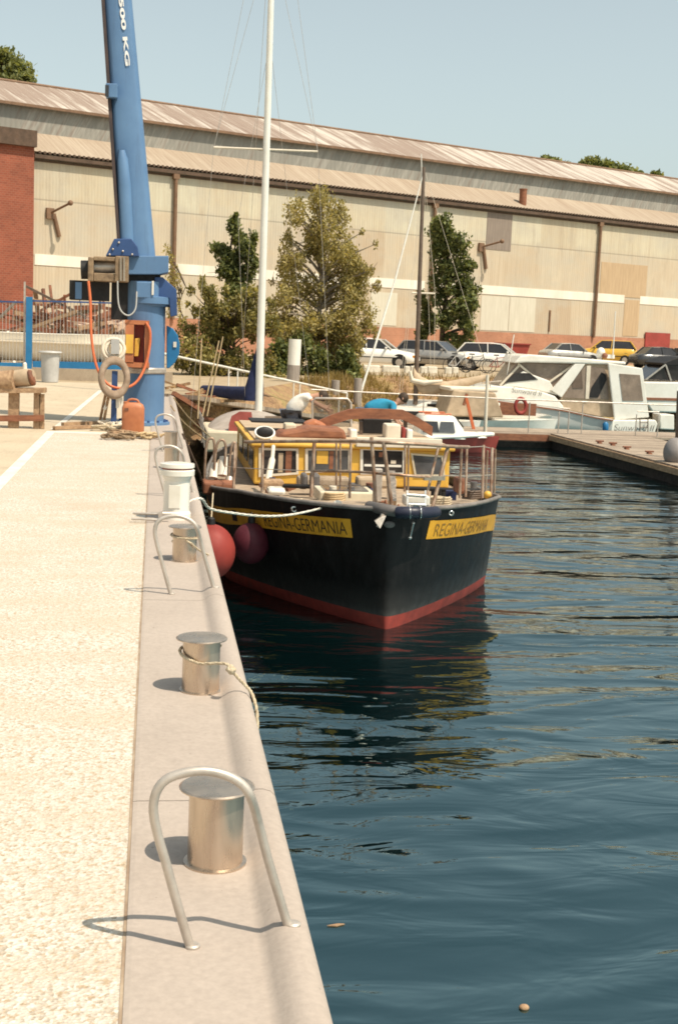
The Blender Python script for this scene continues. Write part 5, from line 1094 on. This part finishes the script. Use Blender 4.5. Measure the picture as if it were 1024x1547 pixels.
px_ = MB(); px_.tube([P(736, 566, 40), P(732, 668, 40)], .05, 10); px_.build('guide_pole', M['canvas_lt'], label='pale upright pole standing at the pontoon left of the motor cruiser', cat='pole')
pl1 = thing('mooring_pile', 'thick timber mooring pile with a white painted top below the birch', 'pile', (4.6, 43.0, WZ))
MB().tube([P(440, 610, 43), P(444, 551, 43)], .21, 16).build('shaft', M['pile'], pl1); MB().tube([P(444, 551, 43), P(446, 512, 43)], [.205, .205], 16).build('painted_top', M['gel'], pl1)
for i, (u, v, y) in enumerate(((507, 574, 44), (541, 571, 44.5))):
    MB().tube([P(u-2, 625, y), P(u, v, y)], .14, 14).build('short_pile', M['pile'], label=['shorter grey pile left of the furled forestay', 'grey pile at the foot of the furled forestay'][i], cat='pile', group='grey piles at the pontoon')
bp = MB(); bp.tube([P(1027, 590, 33), P(1024, 668, 33)], .09, 12); bp.build('guide_pile', M['drab'], label='brown pile at the right edge of the photo on the pontoon', cat='pile')
gb = MB(); gb.ball(P(1019, 683, 31.9), .30, (1, 1, 1.25), 24, 14); gb.build('grey_buoy', M['greybuoy'], label='grey oval fender buoy hanging on the pontoon at the right edge', cat='fender')

# ================================================================ OTHER BOATS
def loc2(bt, mb, name, m, par=None, **k): return mb.build(name, M[m], par or bt, local=True, **k)
# small red-hulled cabin boat, bow to the right
rbY = 40.0; stem = G(752, 668, WZ); 
rb_ = thing('cabin_boat', 'small white cabin boat with a dark red hull, bow pointing right', 'boat', (P(745, 660, 38.5)[0]-2.15, 38.6, WZ), .0)
h, d = hull_mb(4.5, 1.7, .62, -.18, fine=.6, sheer=.12); loc2(rb_, h, 'hull', 'skip'); loc2(rb_, d, 'deck', 'gel')
g = MB(); 
for s in (-1, 1): g.tube([(x, s*(.855*(1-max(0, (x/4.5+.5-.4)/.6)**2.1)), .46+.10*max(0, x/2.25)) for x in np.linspace(-2.2, 2.15, 20)], .055, 8)
loc2(rb_, g, 'gunwale', 'gel')
c = MB(); c.loft([rr_ring(.5, 0, .42, .78, .66, 24, .4), rr_ring(.46, 0, .72, .70, .62, 24, .4), rr_ring(.38, 0, 1.05, .52, .56, 24, .4), rr_ring(.36, 0, 1.09, .44, .5, 24, .4)]); loc2(rb_, c, 'cabin', 'gel')
c = MB(); c.loft([rr_ring(1.35, 0, .46, .6, .4, 24, .5), rr_ring(1.25, 0, .60, .45, .32, 24, .5)]); loc2(rb_, c, 'foredeck', 'gel')
for x0, x1_, m in ((-.12, .32, 'glass_dark'), (.36, .80, 'glass_grey')): 
    c = MB(); c.quad((x0, -.655, .60), (x1_+.05, -.655, .60), (x1_, -.60, .92), (x0+.05, -.60, .92)); loc2(rb_, c, 'cabin_window', m)
c = MB(); c.quad((1.20, -.45, .72), (1.20, .45, .72), (.96, .40, 1.0), (.96, -.40, 1.0)); loc2(rb_, c, 'windscreen', 'glass_dark')
c = MB(); c.tube([(-.05, -.45, 1.13), (.75, -.45, 1.13)], .02); c.tube([(-.05, .45, 1.13), (.75, .45, 1.13)], .02); loc2(rb_, c, 'roof_rail', 'hose')
# beige canvas covered boat and orange davit behind the red one
cb = thing('covered_boat', 'white dayboat with a beige canvas tent and a brown side panel', 'boat', (P(720, 650, 46)[0], 45.2, WZ), .05)
h, d = hull_mb(5.2, 1.8, .8, -.2, sheer=.1); loc2(cb, h, 'hull', 'gel'); loc2(cb, d, 'deck', 'gel')
c = MB(); c.prism([(-1.6, -.8, .7), (.5, -.8, .7), (.15, -.8, 1.55), (-1.35, -.8, 1.6)], (0, 1.6, 0)); loc2(cb, c, 'canvas_tent', 'canvas', bevel=.05)
c = MB(); c.box((-.6, 0, 1.62), (1.7, 1.5, .12)); loc2(cb, c, 'tent_top', 'canvas_lt', bevel=.04)
c = MB(); c.box((1.0, -.75, 1.0), (1.3, .06, .42)); loc2(cb, c, 'side_panel', 'rust_wood')
lbu = MB(); lbu.torus(P(786, 613, 44), .20, .06, Matrix.Rotation(math.radians(85), 3, 'X') @ Matrix.Rotation(.2, 3, 'Y'), 24, 10, 1.25); lbu.build('lifebuoy', M['fender'], label='orange red horseshoe lifebuoy on the rail near the bow of the motor cruiser', cat='lifebuoy')
dv_ = thing('outboard_davit', 'orange painted steel davit standing behind the red-hulled cabin boat', 'davit', P(716, 655, 42))
MB().bar(P(703, 597, 42), P(716, 652, 42), .09, .09).build('mast', M['hose'], dv_); MB().bar(P(705, 594, 42), P(700, 612, 42), .08, .08).build('jib', M['rust_wood'], dv_)
# sloop with brown mast, beige sail cover, furled forestay
sl_ = thing('sailing_sloop', 'white sloop with a brown mast, beige sail cover and white furled forestay', 'boat', (10.3, 46.6, WZ), math.pi)
h, d = hull_mb(7.4, 2.3, 1.0, -.25, sheer=.12); loc2(sl_, h, 'hull', 'gel'); loc2(sl_, d, 'deck', 'gel')
c = MB(); c.loft([rr_ring(-.2, 0, .75, 2.0, .75, 24, .5), rr_ring(-.3, 0, 1.1, 1.7, .65, 24, .5)]); loc2(sl_, c, 'cabin', 'gel')
c = MB(); c.box((-.3, .725, .95), (2.2, .02, .14)); loc2(sl_, c, 'cabin_window', 'glass_dark')
MB().tube([P(627, 610, 46), P(633, 440, 46), P(640, 252, 46)], [.085, .075, .055], 12).build('mast', M['drab'], sl_)
MB().tube([P(637.5, 288, 46), P(636, 232, 46)], .018, 6).build('mast_aerial', M['gel'], sl_)
MB().tube([P(622, 442, 46), P(657, 443, 46)], .03, 6).build('spreader', M['canvas_lt'], sl_)
MB().tube([P(639, 262, 46), P(596, 425, 45.6), P(545, 592, 45)], [.018, .034, .045], 10).build('furled_genoa', M['gel'], sl_)
rr = []
for u, v, ww, hh in ((624, 566, .12, .30), (634, 580, .16, .30), (650, 586, .17, .26), (675, 584, .16, .20), (705, 577, .14, .16), (728, 571, .11, .12), (738, 568, .06, .07)):
    c = P(u, v, 46); rr.append([(c[0], c[1]+ww*math.cos(a), c[2]+hh*math.sin(a)) for a in [2*math.pi*k/14 for k in range(14)]])
c = MB(); c.loft(rr); c.build('sail_cover', M['canvas'], sl_)
c = MB(); c.tube([P(619, 560, 45.8), P(622, 574, 45.8), P(640, 578, 45.75), (P(668, 575, 45.75))], [.05, .09, .09, .05], 8); c.build('cover_fold', M['canvas_lt'], sl_)
sy = MB()
for a, b in (((640, 254), (602, 600)), ((640, 254), (652, 600)), ((657, 443), (655, 600)), ((622, 442), (606, 600)), ((640, 254), (738, 568)), ((657, 443), (640, 256)), ((622, 442), (639, 256))): sy.tube([P(*a, 46), P(*b, 46)], .006, 5)
sy.build('shrouds', M['canvas_lt'], sl_)
# motor cruiser
mc = thing('motor_cruiser', 'large white motor cruiser with canvas cockpit enclosure lettered Sunward II', 'boat', (P(840, 640, 47.5)[0], 48.4, WZ), math.pi+.0)
MZ = 47.0
def mp3(u, v, y=MZ): return np.array(P(u, v, y))
# hull built in world: bow at left, transom at right turned a little to the camera
rings = []
st_ = [(676, 600, 612, .06, .05), (690, 600, 622, .4, .3), (715, 601, 634, .8, .65), (750, 604, 643, 1.12, .95), (800, 611, 650, 1.32, 1.2), (850, 618, 655, 1.4, 1.3), (900, 629, 660, 1.42, 1.36), (925, 633, 663, 1.42, 1.36)]
cyc = 48.6
def mring(u, vt, vb, bt, bb, cy):
    a = mp3(u, vt, cy-bt); b = mp3(u, vb, cy-bt); zt, zb, x = a[2], min(b[2], WZ-.1), a[0]; zm = zb+(zt-zb)*.5
    return [(x, cy-bt, zt), (x, cy-bt-.03, zt-.10), (x, cy-bt*.97, zm), (x, cy-bb, zb), (x, cy+bb, zb), (x, cy+bt*.97, zm), (x, cy+bt+.03, zt-.10), (x, cy+bt, zt)]
for k, (u, vt, vb, bt, bb) in enumerate(st_): rings.append(mring(u, vt, vb, bt, bb, cyc))
c = MB(); c.loft(rings, True, True, True); c.build('hull', mat('pale_grey_topsides', (.50, .49, .46), (.42, .41, .38), 1.5, .35), mc)
# near side quarter and transom in white
tq = MB(); a0 = rings[-1]; x0 = a0[0][0]
tq.box((x0+.02, cyc, (a0[0][2]+WZ-.05)/2+.0), (.10, 2.78, a0[0][2]-WZ)); tq.box((x0+.45, cyc, WZ+.28), (.85, 2.6, .14)); tq.build('transom', M['gel'], mc, bevel=.03)
rs_ = MB()
for i in range(len(rings)-1): rs_.bar(np.array(rings[i][1])+np.array([0, -.02, .06]), np.array(rings[i+1][1])+np.array([0, -.02, .06]), .05, .05)
rs_.build('rubbing_strake', M['rust_wood'], mc)
def mpoly(pts, y, d, name, m, par=None, bevel=0.0): 
    q_ = MB(); q_.prism([mp3(u, v, y) for u, v in pts], (0, d, 0)); return q_.build(name, M[m], par or mc, bevel=bevel)
fd_ = mpoly([(678, 600), (700, 590), (740, 582), (775, 584), (815, 590), (838, 598), (850, 612), (852, 618), (800, 611), (750, 604), (715, 601)], 47.55, 2.1, 'foredeck', 'gel', None, .05)
v2, f2 = text2d('Sunward II', .2, .001); Lx = max(p[0] for p in v2)
def ptext(txt, p0, p1, hgt, y0, y1, par, m='text_dark', off=-.02, slant=.25):
    v2, f2 = text2d(txt, .2, -.004); Lx = max(p[0] for p in v2); a, b = np.array(P(*p0, y0)), np.array(P(*p1, y1)); mb = MB()
    mb.add([tuple(a+(b-a)*(p[0]/Lx+p[1]*slant/Lx)+np.array([0, off, p[1]/.14*hgt])) for p in v2], f2); return mb.build('lettering', M[m], par)
ptext('Sunward II', (771, 592), (816, 598), .20, 47.55, 47.55, fd_)
mpoly([(757, 584), (790, 560), (830, 575), (842, 597), (815, 590), (780, 584)], 47.75, 1.7, 'coachroof', 'gel', None, .04)
mpoly([(762, 578), (778, 563), (800, 563), (812, 573)], 47.73, .03, 'cabin_window', 'glass_dark')
# windscreen, canopy
mpoly([(755, 582), (780, 547), (878, 550), (840, 592)], 47.85, 1.5, 'windscreen', 'clear', None, .02)
mpoly([(776, 548), (786, 537), (800, 535), (882, 541), (945, 546), (945, 551), (880, 549), (795, 547)], 47.6, 2.0, 'canopy_roof', 'gel', None, .05)
mpoly([(832, 589), (868, 549), (884, 549), (848, 600)], 47.62, .12, 'side_arch', 'gel', None, .02)
for a, b in (((782, 549), (822, 582)), ((755, 582), (784, 551)), ((822, 582), (866, 550))): MB().bar(mp3(*a, 47.8), mp3(*b, 47.8), .06, .07).build('screen_frame', M['canvas_lt'], mc)
mpoly([(846, 602), (882, 550), (912, 546), (925, 553), (930, 605), (932, 630), (905, 629), (850, 618)], 47.7, 1.9, 'cockpit_enclosure', 'canvas', None, .03)
mpoly([(850, 600), (882, 553), (886, 553), (884, 602)], 47.66, .06, 'clear_panel', 'clear'); mpoly([(889, 602), (892, 553), (912, 556), (917, 566), (919, 603)], 47.66, .06, 'clear_panel', 'clear')
mpoly([(884, 602), (886, 552), (892, 552), (889, 602)], 47.62, .06, 'enclosure_seam', 'canvas_lt')
mpoly([(889, 600), (893, 585), (908, 562), (914, 565), (916, 573), (903, 600)], 47.64, .02, 'folded_cloth', 'black'); mpoly([(864, 586), (866, 565), (878, 560), (880, 586)], 47.64, .02, 'seat_back', 'drab')
mpoly([(918, 548), (970, 556), (980, 630), (928, 634), (924, 600)], 47.4, .12, 'stern_curtain', 'gel', None, .03)
mpoly([(935, 564), (966, 566), (971, 605), (940, 605)], 47.38, .03, 'stern_window', 'clear')
mpoly([(918, 634), (990, 634), (993, 640), (988, 656), (916, 656)], 47.25, .5, 'stern_board', 'gel', None, .04)
ptext('Sunward II', (925, 650), (985, 651), .24, 47.25, 47.25, mc, 'text_dark', -.03, .2)
mpoly([(996, 625), (1018, 626), (1018, 649), (997, 648)], 47.6, .8, 'bathing_platform', 'gel', None, .04)
lx = MB(); 
for u in (966, 978): lx.tube([mp3(u, 632, 47.15), mp3(u, 658, 47.15)], .02, 6)
for v in (638, 645, 652): lx.tube([mp3(966, v, 47.15), mp3(978, v, 47.15)], .016, 6)
lx.build('boarding_ladder', M['drab'], mc)
fb = MB(); fb.tube([mp3(914, 637, 47.0), mp3(914, 640, 47.0), mp3(914, 650, 47.0), mp3(914, 653, 47.0)], [.05, .11, .11, .04], 14); fb.build('side_fender', M['blue_sat'], label='blue fender hanging at the stern quarter of the white motor cruiser', cat='fender')
MB().tube([mp3(929, 470, 48), mp3(925, 541, 48)], .022, 6).build('aerial', M['gel'], mc); MB().tube([mp3(776, 505, 48), mp3(764, 574, 48)], .02, 6).build('aerial', M['gel'], mc)
rdm = MB(); rdm.box(mp3(920, 538, 48.2), (.3, .3, .14)); rdm.ball(mp3(907, 532, 48.2), .16, (1, 1, 1.2)); rdm.build('radar_base', M['gel'], mc)
hn = MB(); hn.ball(mp3(913, 537, 48), .11); hn.build('horn', M['rust_wood'], mc)
brl = MB(); brl.tube([mp3(680, 588, 47.6), mp3(720, 578, 47.4), mp3(757, 575, 47.4)], .018, 6)
for u, v in ((690, 586), (715, 580), (740, 577)): brl.tube([mp3(u, v, 47.45), mp3(u, 600, 47.45)], .015, 6)
brl.build('bow_rail', M['galv'], mc)
# dark canopy cruiser at far right
dc = thing('canopy_cruiser', 'white cruiser with a black canopy at the right edge behind the motor cruiser', 'boat', (P(1040, 610, 54)[0], 54.5, WZ), .0)
q_ = MB(); q_.prism([P(u, v, 53.5) for u, v in ((972, 576), (1100, 578), (1100, 625), (985, 622), (970, 600))], (0, 2.4, 0)); q_.build('hull', M['gel'], dc, bevel=.06)
q_ = MB(); q_.prism([P(u, v, 53.47) for u, v in ((975, 600), (1100, 603), (1100, 607), (975, 604))], (0, .03, 0)); q_.build('stripe', M['rust_wood'], dc)
q_ = MB(); q_.prism([P(u, v, 53.7) for u, v in ((976, 573), (1004, 551), (1060, 551), (1060, 575))], (0, 2.0, 0)); q_.build('windscreen', M['glass_dark'], dc)
q_ = MB(); q_.prism([P(u, v, 53.6) for u, v in ((1000, 548), (1024, 539), (1080, 538), (1080, 552), (1002, 552))], (0, 2.2, 0)); q_.build('canopy', M['black'], dc, bevel=.04)
for a, b in (((975, 573), (1005, 550)), ((1005, 551), (1013, 575))): MB().bar(P(*a, 53.6), P(*b, 53.6), .05, .06).build('screen_frame', M['galv'], dc)
# low white dayboat seen between the black boat and the sloop
wd_ = thing('dayboat', 'low white open dayboat between the stooping man and the red-hulled boat', 'boat', (P(630, 640, 43)[0], 43.9, WZ), .06)
h, d = hull_mb(4.6, 1.6, .75, -.2, sheer=.1); loc2(wd_, h, 'hull', 'gel'); loc2(wd_, d, 'deck', 'gel')
c = MB(); c.loft([rr_ring(-.3, 0, .6, 1.3, .6, 24, .5), rr_ring(-.3, 0, 1.0, 1.1, .52, 24, .5)]); loc2(wd_, c, 'cabin', 'gel'); c = MB(); c.box((-.3, -.575, .82), (1.6, .02, .14)); loc2(wd_, c, 'cabin_window', 'glass_dark')
# flotsam
fo = MB(); c = G(791, 1523, WZ); fo.ball((c[0], c[1], WZ+.005), .022, (1.25, 1, .8), 14, 8); fo.build('floating_ball', M['wood'], label='small brown ball floating on the water at the bottom of the photo', cat='float')
for i, (u, v) in enumerate(((508, 1397),)):
    c = G(u, v, WZ+.004); fl_ = MB(); fl_.prism([(c[0]-.055, c[1]-.008, WZ+.002), (c[0], c[1]-.016, WZ+.002), (c[0]+.05, c[1]+.008, WZ+.002), (c[0]+.01, c[1]+.014, WZ+.002)], (0, 0, .006)); fl_.build('floating_leaf', M['canvas' if i else 'wood'], label=['brown leaf floating nearest the quay on open water'][i], cat='leaf')
